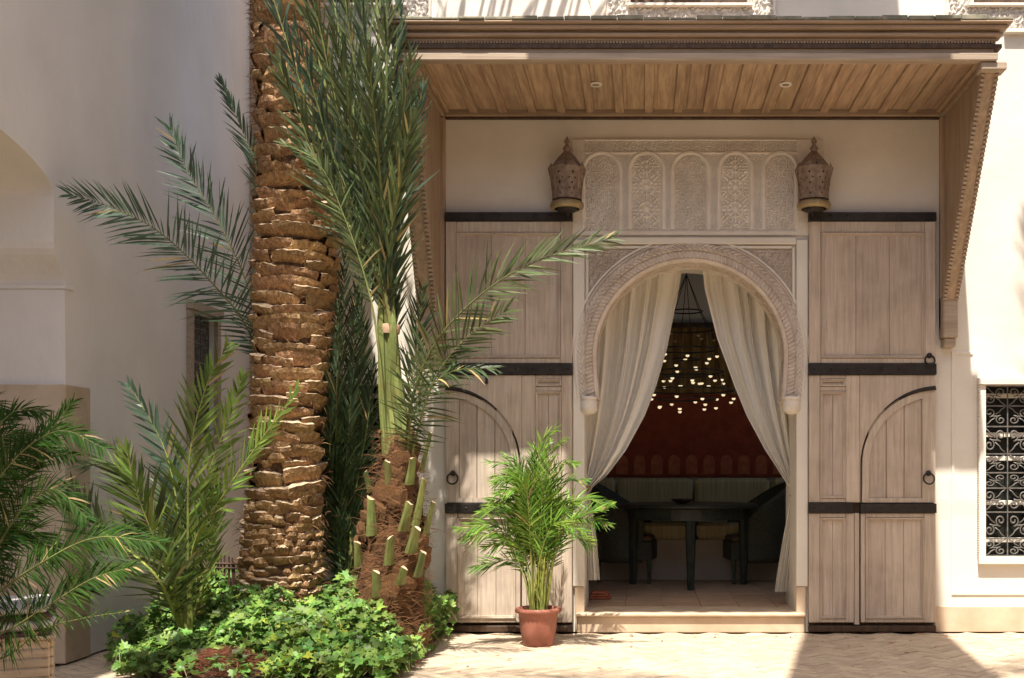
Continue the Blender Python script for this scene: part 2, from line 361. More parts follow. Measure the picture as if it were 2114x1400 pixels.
# left wall with its arch and window
dA, dB, dC = 7.0, 7.145, 7.41
zsp = 2.93
lo = [(-4.0, 0), (-4.0, 6.9), (10.48, 6.9), (10.48, 0), (dB, 0), (dB, WZ(790, dB)), (dB - .01, WZ(600, dB)), (dB + .005, WZ(592, dB))]
for i in range(8):
    t = i / 7; lo.append((dB - .0 - (dB - dA) * (.5 - .5 * math.cos(math.pi * t)), WZ(590 - 80 * t, dB)))
lo += [(dA, zsp)]
for i in range(1, 24):
    a = math.pi * i / 24; lo.append((dA - 1.4 + 1.4 * math.cos(a), zsp + .30 * math.sin(a)))
lo += [(dA - 2.8, zsp), (dA - 2.8, 0)]
lw_hole = rect(9.11, 9.61, 1.52, 2.52)
lw = slab(lo, [lw_hole], LX, LX - .62, YZ).build('left_wall', M['plaster_left'], recalc=True)
label(lw, 'tall grey plaster wall on the left with an open arch', 'wall')
bx('pedestal', M['stone'], lw, LX - .62, LX + .03, dB - .06, dC, 0, WZ(795, dB), .006)
bx('capital_band', M['plaster_left'], lw, LX - .6, LX + .008, dB - .016, dB + .1, WZ(597, dB), WZ(589, dB), .003)
# room behind the left arch
label(MB().box(LX - 2.4, LX - 2.3, 3.6, 8.2, 0, 4.2).build('gallery_wall', M['plaster_left']), 'plain plaster wall seen deep inside the left arch', 'wall')
label(MB().box(LX - 2.3, LX - .62, 8.1, 8.2, 0, 4.2).build('gallery_wall', M['plaster_left']), 'end wall of the gallery behind the left arch', 'wall')
label(MB().box(LX - 2.4, LX - .62, 3.6, 8.2, 4.2, 4.3).build('gallery_ceiling', M['plaster_left']), kind='structure')
# passage between the left wall and the facade
pw = thing('passage_screen', 'brown wooden screen closing the passage behind the palm trunk', 'screen', (-3.2, 10.5, 0))
for i in range(8): bx('plank', M['cedar_v'], pw, LX + (.002 if i else -.08) + i * .125, LX + .123 + i * .125, 10.482, 10.53, 0, 6.9, .003)
# far sides of the courtyard, behind and right of the camera
label(MB().box(5.2, 5.6, -4.0, 8.49, 0, 6.9).build('right_wall', M['ochre']), 'ochre plaster wall closing the courtyard on the right', 'wall')
label(MB().box(-4.3, 5.6, -4.4, -4.001, 0, 6.4).build('opposite_wall', M['ochre']), 'ochre plaster wall facing the doorway across the courtyard', 'wall')

# ------------------------------------------------------------------ door surround: carved plaster
sur = thing('arch_surround', 'carved plaster surround framing the curtained horseshoe arch', 'door surround', (WX(1425), D, 0))
for (a, b) in ((1183, 1207), (1643, 1667)):
    bx('architrave', M['plaster'], sur, WX(a), WX(b), D - .035, D + .01, WZ(1210), WZ(496), .006)
    bx('plinth', M['stone'], sur, WX(a + (4 if a < 1400 else 0)), WX(b - (0 if a < 1400 else 4)), D - .03, D + .01, .001, WZ(1211), .005)
bx('lintel_band', M['plaster'], sur, WX(1207) + .002, WX(1643) - .002, D - .045, D + .01, WZ(506), WZ(492), .006)
for (a, b) in ((1210, 1215), (1635, 1640)):
    bx('fillet', M['plaster'], sur, WX(a), WX(b), D - .028, D + .01, WZ(668), WZ(512), .003)
bx('fillet', M['plaster'], sur, WX(1216), WX(1634), D - .028, D + .01, WZ(514), WZ(509), .003)
cxw, czw = WX(CX), WZ(CY)
def sp_mask(x, z):
    r = np.hypot(x - cxw, z - czw); return (r > 246 / 273)
for (a, b) in ((1216, 1392), (1458, 1634)):
    heightfield('spandrel_carving', WX(a), WX(b), WZ(690), WZ(515), .0045, lambda x, z: arab(x, z, .058), D - .004, .018, M['carved_pink'], sur, sp_mask)
# carved arch band as a swept relief
def band():
    outline = arch_pts(CR, 120); n = len(outline); S = [0]
    for i in range(1, n): S.append(S[-1] + math.hypot(outline[i][0] - outline[i - 1][0], outline[i][1] - outline[i - 1][1]))
    m_ = int(S[-1] / .0045); rows = 26; V = []; Fc = []
    for i in range(m_ + 1):
        s = S[-1] * i / m_; k = 0
        k = min(max(np.searchsorted(S, s) - 1, 0), n - 2); t = (s - S[k]) / (S[k + 1] - S[k])
        x = outline[k][0] * (1 - t) + outline[k + 1][0] * t; z = outline[k][1] * (1 - t) + outline[k + 1][1] * t
        if z > czw: nx, nz = x - cxw, z - czw
        else: nx, nz = (-1 if x < cxw else 1), 0
        l = math.hypot(nx, nz); nx /= l; nz /= l
        for j in range(rows + 1):
            u = j / rows; w = u * .150
            if u < .06: h = .012
            elif u < .40: h = .020 + .016 * (.5 + .5 * math.tanh(3 * math.sin(s / .030 * 6.283 + u * 12)))
            elif u < .46: h = .010
            elif u < .84: h = .030 + .016 * (.5 + .5 * math.tanh(3 * math.sin(s / .036 * 6.283 - 5 * abs(u - .65) * 8)))
            elif u < .90: h = .014
            else: h = .036
            if j == rows: h = -.005
            V.append((x + nx * w, D - h, z + nz * w))
    for i in range(m_):
        for j in range(rows):
            a = i * (rows + 1) + j; Fc.append((a, a + 1, a + rows + 2, a + rows + 1))
    mb = MB(); mb.add(V, Fc); mb.build('arch_band', M['carved_pink'], sur, smooth=True)
band()
def reveal_band():
    ol = arch_pts(CR, 120); n = len(ol); S = [0]
    for i in range(1, n): S.append(S[-1] + math.hypot(ol[i][0] - ol[i - 1][0], ol[i][1] - ol[i - 1][1]))
    m_ = int(S[-1] / .005); rows = 30; V = []; Fc = []
    for i in range(m_ + 1):
        s = S[-1] * i / m_; k = min(max(np.searchsorted(S, s) - 1, 0), n - 2); t = (s - S[k]) / (S[k + 1] - S[k])
        x = ol[k][0] * (1 - t) + ol[k + 1][0] * t; z = ol[k][1] * (1 - t) + ol[k + 1][1] * t
        if z > czw: nx, nz = cxw - x, czw - z
        else: nx, nz = (1 if x < cxw else -1), 0
        l = math.hypot(nx, nz); nx /= l; nz /= l
        for j in range(rows + 1):
            u = j / rows; y = D - .028 + u * .30
            if u < .10 or .90 < u: h = .024
            elif u < .16 or u > .84: h = .008
            else: h = .006 + .018 * float(arab(np.array(s), np.array(y), .062))
            if j in (0, rows): h = -.004
            V.append((x + nx * h, y, z + nz * h))
    for i in range(m_):
        for j in range(rows): a = i * (rows + 1) + j; Fc.append((a, a + rows + 1, a + rows + 2, a + 1))
    mb = MB(); mb.add(V, Fc); mb.build('reveal_carving', M['carved_pink'], sur, smooth=True)
reveal_band()
mb = MB(); mb.tube([(x, D - .02, z) for x, z in arch_pts(244, 60, 760, 0)][2:-2], .011, 6); mb.build('outer_moulding', M['carved'], sur, smooth=True)
for cx in (1216, 1634):
    mb = MB(); z0 = WZ(862); mb.lathe([(.004, z0 + .02), (.045, z0 + .03), (.066, z0 + .055), (.064, z0 + .085), (.066, z0 + .11), (.058, z0 + .13), (.070, z0 + .14), (.070, z0 + .155), (.02, z0 + .156)], WX(cx), D - .02, 20)
    mb.build('capital', M['carved'], sur, smooth=True)
# the carved frieze over the arch
fr = thing('carved_frieze', 'pale carved plaster panel with five arched niches above the doorway', 'carved panel', (WX(1430), D, WZ(485)))
niches = ((1209, 1275, 0), (1305, 1364, 1), (1393, 1457, 0), (1489, 1546, 1), (1582, 1639, 0))
def frieze(X, Z):
    px = 1330 + X * F / D; py = 970 - (Z - HZ) * F / D
    H = .35 + .35 * arab(X, Z, .035)
    H = np.where(py < 319, .25 + .55 * arab(X, Z, .048), H)
    H = np.where((py > 316) & (py < 320), .95, H); H = np.where(py < 293, .95, H); H = np.where(py > 478, .7, H)
    H = np.where((px < 1206) | (px > 1644), .6 + .12 * arab(X, Z, .03) * (py < 480), H)
    for (a, b, ro) in niches:
        c = (a + b) / 2; w = (b - a) / 2; top = 322 + w
        d = np.where(py < top, np.hypot(px - c, py - top), np.abs(px - c)); inside = (py < 474)
        H = np.where((d < w + 10) & inside, .65, H)
        H = np.where((d < w + 8) & (d > w + 3) & inside, 1.0, H)
        H = np.where((d < w + 1) & inside, .05, H)
        if ro:
            pat = np.zeros_like(H)
            for cz, rr in ((345, 24), (388, 31), (434, 31), (478, 28)):
                rz_ = rosette(px, py, c, cz, rr); pat = np.where(rz_ >= 0, rz_, pat)
            lat = sm(np.cos((px - c) * .55) * np.cos(py * .55), 3) * .5
            pat = np.where(pat == 0, lat, pat)
            H = np.where((d < w - 1) & inside, .02 + .8 * pat, H)
        else:
            H = np.where((d < w - 1) & inside, .05 + .62 * arab(X - WX(c), Z, .060), H)
    return H
heightfield('frieze_relief', WX(1181), WX(1700), WZ(487), WZ(289), .0030, frieze, D - .006, .024, M['carved'], fr)
# upper-floor window surrounds
def upper(a, b, py0, nm, lab):
    u = thing('upper_window', lab, 'window', (WX((a + b) / 2), D, WZ(50)))
    def hf(X, Z):
        px = 1330 + X * F / D
        return np.where((px < a + 6) | (px > b - 6), 1.0, .15 + .75 * arab(X, Z, .10))
    def mk(X, Z):
        px = 1330 + X * F / D; py = 970 - (Z - HZ) * F / D
        return ~((px > a + 52) & (px < b - 58) & (py < 12))
    heightfield('carved_frame', WX(a), WX(b), WZ(py0), WZ(-250), .010, hf, D - .004, .03, M['carved'], u, mk)
    bx('shutter', M['darkwood'], u, WX(a + 40), WX(b - 40), D + .12, D + .16, WZ(30), 5.95, .004)
    bx('sill', M['carved'], u, WX(a + 45), WX(b - 50), D - .06, D + .1, WZ(18), WZ(12), .004)
upper(1250, 1603, 60, 'c', 'carved plaster window surround above the middle of the canopy')
upper(1950, 2260, 62, 'r', 'carved plaster window surround above the right end of the canopy')
upper(590, 892, 62, 'l', 'carved plaster window surround above the left end of the canopy')

# ------------------------------------------------------------------ windows with scrolled iron grilles
def spiral_unit():
    mb = MB()
    def sc(cx, cz, r, a0, turns, sgn):
        pts = []
        for i in range(22):
            t = i / 21; rr = r * (1 - .8 * t); a = a0 + sgn * turns * 2 * math.pi * t
            pts.append((cx + rr * math.cos(a), 0, cz + rr * math.sin(a)))
        return pts
    mb.tube(sc(.27, .68, .22, rad(-90), 1.35, 1), .035, 4); mb.tube(sc(.73, .32, .22, rad(90), 1.35, 1), .035, 4)
    mb.tube([(.27, 0, .46), (.40, 0, .50), (.60, 0, .50), (.73, 0, .54)], .035, 4)
    mb.tube([(.08, 0, .05), (.25, 0, .18), (.33, 0, .3), (.5, 0, .42)], .03, 4); mb.tube([(.92, 0, .95), (.75, 0, .82), (.67, 0, .7), (.5, 0, .58)], .03, 4)
    return mb
grille_scroll = None
def window(x0, x1, z0, z1, lab, wall='y', face=D, sgn=1, scroll_w=.17, frame=.05, rails=True):
    """wall='y': in the facade; wall='x': in the left wall (x0,x1 are depths)"""
    global grille_scroll
    fx = (lambda a, t, z: (a, face + t, z)) if wall == 'y' else (lambda a, t, z: (face - t, a, z))
    loc = fx((x0 + x1) / 2, 0, z0); w = thing('grilled_window', lab, 'window', loc)
    def b_(name, m, a0, a1, t0, t1, zz0, zz1, bev=.003):
        p, q = fx(a0, t0, zz0), fx(a1, t1, zz1)
        return bx(name, m, w, min(p[0], q[0]), max(p[0], q[0]), min(p[1], q[1]), max(p[1], q[1]), zz0, zz1, bev)
    fm = M['plaster'] if wall == 'y' else M['cedar_pale']
    f = frame
    b_('frame_side', fm, x0 - f, x0 - .001, -.035, .06, z0, z1); b_('frame_side', fm, x1 + .001, x1 + f, -.035, .06, z0, z1)
    b_('frame_head', fm, x0 - f - .012, x1 + f + .012, -.055, .06, z1 + .001, z1 + f); b_('frame_sill', fm, x0 - f - .006, x1 + f + .006, -.05, .06, z0 - f, z0 - .001)
    b_('window_glass', M['glass'], x0 + .001, x1 - .001, .17, .18, z0 + .001, z1 - .001, 0)
    if rails:
        for zz in (.08, .30, .56, .70, .93): b_('casement_rail', M['plaster'], x0 + .002, x1 - .002, .11, .14, z0 + (z1 - z0) * zz, z0 + (z1 - z0) * zz + .035)
        b_('casement_stile', M['plaster'], x0 + .001, x0 + .035, .112, .142, z0 + .002, z1 - .002)
        b_('casement_stile', M['plaster'], (x0 + x1) / 2 - .02, (x0 + x1) / 2 + .02, .112, .142, z0 + .002, z1 - .002)
    if wall == 'y':                  # beaded edge down the frame
        mb = MB(); nb = int((z1 - z0) / .018)
        for i in range(nb):
            z = z0 + (i + .2) * .018
            for a in (x0 - f - .008, x1 + f): mb.box(a, a + .008, face - .037, face - .001, z, z + .010)
        label(mb.build('bead_row', fm, w), kind='stuff')
    rows = [0, .105, .26, .40, .49, .60, .76, .88, 1.0]; H = z1 - z0; gy = .045
    for r_ in rows: b_('grille_bar', M['grille'], x0 + .002, x1 - .002, gy - .006, gy + .006, z0 + H * r_ - .005 + (.006 if r_ == 0 else -.006 if r_ == 1 else 0), z0 + H * r_ + .005 + (.006 if r_ == 0 else -.006 if r_ == 1 else 0), 0)
    nC = max(2, round((x1 - x0) / scroll_w)); cw = (x1 - x0) / nC
    for c in range(nC + 1):
        a = x0 + .006 + (x1 - x0 - .012) * c / nC; b_('grille_bar', M['grille'], a - .004, a + .004, gy - .004, gy + .004, z0 + .002, z1 - .002, 0)
    for i in range(len(rows) - 1):
        for c in range(nC):
            if grille_scroll is None:
                o = spiral_unit().build('grille_scroll', M['grille'], w, smooth=True); grille_scroll = o
            else: o = bpy.data.objects.new('grille_scroll', grille_scroll.data); C.objects.link(o); o.parent = w
            hh = H * (rows[i + 1] - rows[i]); flip = (i + c) % 2
            off = Vector(fx(x0 + cw * (c + (1 if flip else 0)), gy, z0 + H * rows[i]))
            o.matrix_parent_inverse = Matrix.Identity(4)
            o.location = off - Vector(loc); o.scale = (cw * (-1 if flip else 1), .16, hh)
            if wall == 'x': o.rotation_euler = (0, 0, rad(90))
    return w
window(*RWX, WZ0, WZ1, 'white framed window with scrolled iron grille right of the door, in the sun')
window(*LWX, WZ0, WZ1, 'window with scrolled iron grille half hidden behind the palms')
window(9.11, 9.61, 1.52, 2.52, 'small dark grilled window with a pinkish wooden frame in the left wall', wall='x', face=LX, frame=.075, rails=False)

# ------------------------------------------------------------------ door leaves folded back against the wall
def leaf(mirror, lab):
    X = (lambda p: WX(p)) if not mirror else (lambda p: WX(2850 - p))
    t = thing('door_leaf', lab, 'door', ((X(1668) + X(1927)) / 2, D, .01), 'tall wooden door leaves folded back on either side of the arch')
    def b(name, m, a, c, y0, y1, p0, p1, bev=.004): return bx(name, m, t, min(X(a), X(c)), max(X(a), X(c)), D - y0, D - y1, WZ(p1), WZ(p0), bev)
    def planks(a, c, p0, p1, n, front=.050):
        for i in range(n): 
            g_ = .25; b('plank', M['door'], a + (c - a) * i / n + g_, a + (c - a) * (i + 1) / n - g_, front + R.uniform(-.0015, .0015), .022, p0, p1, .002)
    def panel(a, c, p0, p1, n=1, w=5):
        planks(a + 3, c - 3, p0 + 3, p1 - 3, n, .054)
        for q in (0, 1):       # stepped moulding round the field
            e = q * 2.6; h = .074 - q * .008
            b('panel_moulding', M['doorframe'], a + e, a + e + 2.6, h, .05, p0 + e, p1 - e, .002); b('panel_moulding', M['doorframe'], c - e - 2.6, c - e, h, .05, p0 + e, p1 - e, .002)
            b('panel_moulding', M['doorframe'], a + e + 2.6, c - e - 2.6, h + .001, .05, p0 + e, p0 + e + 2.6, .002); b('panel_moulding', M['doorframe'], a + e + 2.6, c - e - 2.6, h + .001, .05, p1 - e - 2.6, p1 - e, .002)
    def board(name, a, c, p0, p1, h=.066, m='doorframe'): return b(name, M[m], a, c, h, .021, p0, p1, .004)
    bx('backing', M['darkwood'], t, min(X(1668.5), X(1926.5)), max(X(1668.5), X(1926.5)), D - .020, D - .001, WZ(1289), WZ(450), 0)
    # upper half
    board('stile', 1668, 1692, 461, 752); board('stile', 1905, 1927, 461, 752); board('rail', 1692.4, 1904.6, 461, 484, .064); board('rail', 1692.4, 1904.6, 741, 752, .064)
    panel(1692.5, 1904.5, 484.5, 740.5, 3, 8)
    # middle: narrow panel and arched wicket
    board('stile', 1668, 1690, 776, 1037); board('stile', 1743, 1771, 776, 1037)
    board('rail', 1690.4, 1742.6, 776, 784, .064); panel(1690.5, 1742.5, 784.5, 798.5, 1, 4); board('rail', 1690.4, 1742.6, 799, 809, .064); panel(1690.5, 1742.5, 809.5, 1028, 2, 6); board('rail', 1690.4, 1742.6, 1028.5, 1037, .064)
    # spandrel board over the wicket (arched cut-out)
    ax, ay, ar = 1930, 960, 158
    def arc(r, ry, n=18, e=0):
        pts = []
        for i in range(n + 1):
            a = rad(180 - 92 * i / n); x = ax + r * math.cos(a); y = ay - ry * math.sin(a)
            pts.append((min(x, 1927 - e), y))
        return pts
    o1 = [(1771.4, 776), (1771.4, 1037)] + [(1773, 1037)] + arc(157, 158) + [(1927, 776)]
    pts = [(X(x), WZ(y)) for x, y in o1]
    slab(pts, [], D - .066, D - .021, XZ).build('wicket_spandrel', M['doorframe'], t, recalc=True, bevel=.003)
    cut = [(1776.5, 1037)] + arc(153, 153, e=.4) + [(1926.6, 1037)]
    hole_ = [(1790, 1028)] + [(max(1790, min(1900, x)), max(y, 822)) for x, y in arc(139, 139)] + [(1900, 1028)]
    hole_ = [p for i, p in enumerate(hole_) if i == 0 or (abs(p[0] - hole_[i - 1][0]) + abs(p[1] - hole_[i - 1][1])) > .4]
    w_ = slab([(X(x), WZ(y)) for x, y in cut], [[(X(x), WZ(y)) for x, y in hole_]], D - .063, D - .030, XZ).build('wicket_frame', M['doorframe'], t, recalc=True)
    for i in range(3):
        xa = 1790 + 110 * i / 3 + .6; xb = 1790 + 110 * (i + 1) / 3 - .6
        b('plank', M['door'], xa, xb, .050 + R.uniform(-.001, .001), .024, 826 + (0 if i else 20), 1028, .002)
    # iron arc over the wicket top
    mb = MB(); mb.tube([(X(x), D - .066, WZ(y)) for x, y in arc(156, 158)[9:]], [.004 + .0022 * i for i in range(10)], 6, flat=.5); mb.build('iron_arc', M['iron'], t)
    # lower panels
    board('stile', 1668, 1690, 1059, 1283); board('stile', 1743, 1760, 1059, 1283); board('stile', 1761, 1771, 1059, 1288, .060)
    board('rail', 1690.4, 1742.6, 1059, 1068, .064); panel(1690.5, 1742.5, 1068.5, 1274.5, 2, 6); board('rail', 1690.4, 1742.6, 1275, 1283, .064)
    board('stile', 1774, 1783, 1059, 1283); board('stile', 1903, 1927, 1059, 1283); board('rail', 1783.4, 1902.6, 1059, 1068, .064); board('rail', 1783.4, 1902.6, 1275, 1283, .064)
    panel(1783.5, 1902.5, 1068.5, 1274.5, 3, 7)
    # iron straps
    for (a, c, p0, p1) in ((1667, 1928, 443, 460), (1667, 1928, 752.5, 775.5), (1667, 1757, 1037.5, 1058.5), (1773, 1928, 1039, 1058.5)):
        s_ = b('iron_strap', M['iron'], a, c, .082, .02, p0, p1, .003)
        mb = MB()
        n = int((c - a) / 34) + 1
        for i in range(n):
            x = X(a + 10 + (c - a - 20) * i / max(1, n - 1)); z = WZ((p0 + p1) / 2)
            mb.add([(x - .009, D - .082, z - .009), (x + .009, D - .082, z - .009), (x + .009, D - .082, z + .009), (x - .009, D - .082, z + .009), (x, D - .09, z)], [(0, 1, 4), (1, 2, 4), (2, 3, 4), (3, 0, 4)])
        mb.build('stud', M['iron'], t)
    b('bottom_rail', M['darkwood'], 1667, 1928, .072, .02, 1289.5, 1302, .004)
    # ring knockers
    for (kx, ky, rr) in ((1914, 746, 10), (1912, 988, 11)):
        mb = MB(); r_ = rr / 273; cx, cz = X(kx), WZ(ky)
        mb.tube([(cx + r_ * math.sin(a), D - .085 - .012 * math.cos(a), cz - r_ * math.cos(a)) for a in np.linspace(0, 2 * math.pi, 25)], .0065, 6); ring = mb.build('ring_knocker', M['iron'], t, smooth=True)
        mb = MB(); mb.lathe([(.022, 0), (.02, .012), (.008, .02), (.001, .021)], 0, 0, 10); o = mb.build('boss', M['iron'], ring)
        for v in o.data.vertices: x, y, z = v.co; v.co = (cx + x, D - .066 - z, cz + r_ + y)
    if mirror:
        b('latch', M['iron'], 1840, 1845, .09, .06, 778, 794, .001)
    return t
leaf(False, 'bleached wooden door leaf right of the arch, in even shade')
leaf(True, 'bleached wooden door leaf left of the arch, partly behind palm fronds')

# ------------------------------------------------------------------ canopy over the door
CYF = 7.33; SX0, SX1 = -1.50, 2.227; SZ = 3.91
cp = thing('door_canopy', 'cedar canopy with panelled soffit and side wings over the doorway', 'canopy', (WX(1430), D, SZ))
def cb(name, m, *a, bev=.004): return bx(name, M[m], cp, *a, bev)
NP = 17; pw_ = (SX1 - SX0) / NP
cb('deck', 'darkwood', SX0 - .1, SX1 + .1, CYF - .02, D - .002, SZ + .06, SZ + .085, bev=0)
for i in range(NP):
    a = SX0 + pw_ * i
    cb('soffit_panel', 'cedar', a + .034, a + pw_ - .034, CYF + .09, D - .07, SZ + .018, SZ + .030, bev=.002)
    cb('soffit_field', 'cedar', a + .060, a + pw_ - .060, CYF + .13, D - .11, SZ + .010, SZ + .017, bev=.004)
for i in range(NP + 1):
    a = SX0 + pw_ * i; cb('batten', 'cedar', max(a - .033, SX0), min(a + .033, SX1), CYF + .065, D - .045, SZ, SZ + .04, bev=.006)
cb('wall_rail', 'cedar_h', SX0, SX1, D - .044, D - .003, SZ - .022, SZ + .05, bev=.008)
cb('wall_rail', 'darkwood', SX0, SX1, D - .030, D - .003, SZ - .040, SZ - .023, bev=.003)
# front fascia and cornice, stepping outward as it rises
x0, x1 = SX0 - .11, SX1 + .055
steps = (('lower_rail', 'cedar_pale', .02, -.02, .030), ('fascia', 'cedar_pale', .0, .031, .105), ('dentil_bed', 'cedar_h', .015, .106, .128), ('cornice', 'cedar_h', .045, .129, .152),
         ('cornice', 'cedar_h', .030, .153, .168), ('cornice', 'cedar_h', .07, .169, .196), ('cornice', 'cedar_h', .095, .197, .214))
for (n_, m_, out, a, b) in steps:
    cb(n_, m_, x0 - out, x1 + out, CYF - out, CYF + .06, SZ + a, SZ + b, bev=.006)
mb = MB(); xx = x0 - .012
while xx < x1: mb.box(xx, xx + .010, CYF - .018, CYF - .001, SZ + .092, SZ + .1055); xx += .020
label(mb.build('dentil_row', M['cedar_h'], cp), kind='stuff')
# uneven mortared coping on the canopy roof
mb = MB(); xx = x0 - .10
for i in range(24):
    w = (x1 - x0 + .20) / 24; z = SZ + .215; mb.box(xx + .002, xx + w - .002, CYF - .10 + R.uniform(-.008, .008), CYF + .2, z, z + .020 + R.uniform(-.007, .011)); xx += w
mb.build('coping', mat('lichened_coping', (.30, .27, .20), (.15, .15, .11), .9, 14, bump=.5), cp, bevel=.004)
# sloping roof boards behind
mb = MB(); zz = SZ + .20; mb.add([(x0 - .05, CYF + .18, zz), (x1 + .05, CYF + .18, zz), (x1 + .05, D - .003, zz + .12), (x0 - .05, D - .003, zz + .12), (x0 - .05, CYF + .18, zz - .03), (x1 + .05, CYF + .18, zz - .03), (x1 + .05, D - .003, zz + .08), (x0 - .05, D - .003, zz + .08)],
    [(0, 1, 2, 3), (7, 6, 5, 4), (0, 4, 5, 1), (1, 5, 6, 2), (2, 6, 7, 3), (3, 7, 4, 0)]); mb.build('roof_boards', M['cedar_h'], cp)
for s_, xi, xo, top, bot in ((1, SX1, SX1 + .11, (7.42, SZ - .06), (8.38, 2.50)), (-1, SX0, SX0 - .13, (7.33, SZ - .06), (8.10, 2.36))):
    z_end = 2.18 if s_ > 0 else 2.0
    poly = [(D - .002, SZ - .03), (top[0] + .05, SZ - .03), (bot[0] + .04, bot[1]), (bot[0] + .04, z_end + .1), (D - .002, z_end + .1)]
    slab(poly, [], xi + s_ * .03, xi + s_ * .075, YZ).build('wing_panel', M['cedar_v'], cp, recalc=True)
    cb('side_rail', 'cedar_h', min(xi, xi + s_ * .029), max(xi, xi + s_ * .029), CYF + .062, D - .06, SZ - .030, SZ + .058, bev=.004)
    cb('side_rail', 'cedar_h', min(xi + s_ * .0295, xo), max(xi + s_ * .0295, xo), CYF + .122, D - .06, SZ - .028, SZ + .057, bev=.004)
    cb('wing_post', 'cedar_v', min(xi, xo - s_ * .03), max(xi, xo - s_ * .03), D - .058, D - .002, z_end + .1, SZ - .03, bev=.006)
    # diagonal front rail with bead edges
    def diag(a, off, wid, xa, xb, name, m_):
        dv = Vector((0, bot[0] - top[0], bot[1] - top[1])).normalized(); nv = Vector((0, -dv.z, dv.y)) * (-1 if -dv.z > 0 else 1)
        if nv.y > 0: nv = -nv
        p0 = Vector((0, top[0], top[1])); p1 = Vector((0, bot[0], bot[1]))
        vs = [];
        for p in (p0, p1):
            for (x, o_) in ((xa, off), (xb, off), (xb, off - wid), (xa, off - wid)): vs.append(Vector((x, 0, 0)) + p + nv * o_)
        mb = MB(); mb.add(vs, [(0, 1, 2, 3), (7, 6, 5, 4), (0, 4, 5, 1), (1, 5, 6, 2), (2, 6, 7, 3), (3, 7, 4, 0)]); return mb.build(name, M[m_], cp, recalc=True, bevel=.004), dv, nv, p0, (p1 - p0).length
    _, dv, nv, p0, ln = diag(0, .02, .07, min(xi, xo), max(xi, xo), 'wing_rail', 'cedar_v')
    for xe in (xi + s_ * .004, xo - s_ * .016):
        mb = MB(); k = 0
        while k * .032 < ln:
            c = p0 + dv * (k * .032 + .008) + nv * .028; x_a, x_b = sorted((xe - s_ * .012, xe + s_ * .014)); h = .008
            q = [c + dv * e + nv * f for e, f in ((-h, -.009), (h, -.009), (h, .009), (-h, .009))]
            vs = [Vector((x_a, 0, 0)) + v for v in q] + [Vector((x_b, 0, 0)) + v for v in q]
            mb.add(vs, [(0, 1, 2, 3), (7, 6, 5, 4), (0, 4, 5, 1), (1, 5, 6, 2), (2, 6, 7, 3), (3, 7, 4, 0)]); k += 1
        label(mb.build('bead_row', M['cedar_pale'], cp, recalc=True), kind='stuff')
    cb('bracket', 'cedar_pale', min(xi, xo), max(xi, xo), bot[0] - .02, D - .002 if s_ > 0 else 8.25, z_end + .03, bot[1] + .02, bev=.008)
    cb('bracket_foot', 'cedar_pale', min(xi, xo) + .012, max(xi, xo) - .012, bot[0], D - .003 if s_ > 0 else 8.22, z_end - .04, z_end + .029, bev=.008)
    cb('wing_cap', 'cedar_pale', min(xi, xo) - .03, max(xi, xo) + .03, CYF - .0, CYF + .12, SZ - .075, SZ - .021, bev=.008)
def spot(px, lab, d=8.0):
    z = SZ + .009; x = (px - 1330) * d / F; t = thing('recessed_spotlight', lab, 'spotlight', (x, d, z), 'spotlights let into the canopy soffit')
    mb = MB(); mb.lathe([(.026, z - .004), (.040, z - .008), (.046, z - .001), (.046, z + .001)], x, d, 20); mb.build('rim', M['lamp'], t, smooth=True)
    mb = MB(); mb.lathe([(.001, z - .001), (.027, z - .003)], x, d, 16); mb.build('lens', M['brass'], t)
dsp = (SZ - HZ) * F / (970 - 177)
spot(1230, 'faint round spotlight in the canopy soffit, left one', dsp); spot(1622, 'bright rimmed round spotlight in the canopy soffit, right one', dsp)

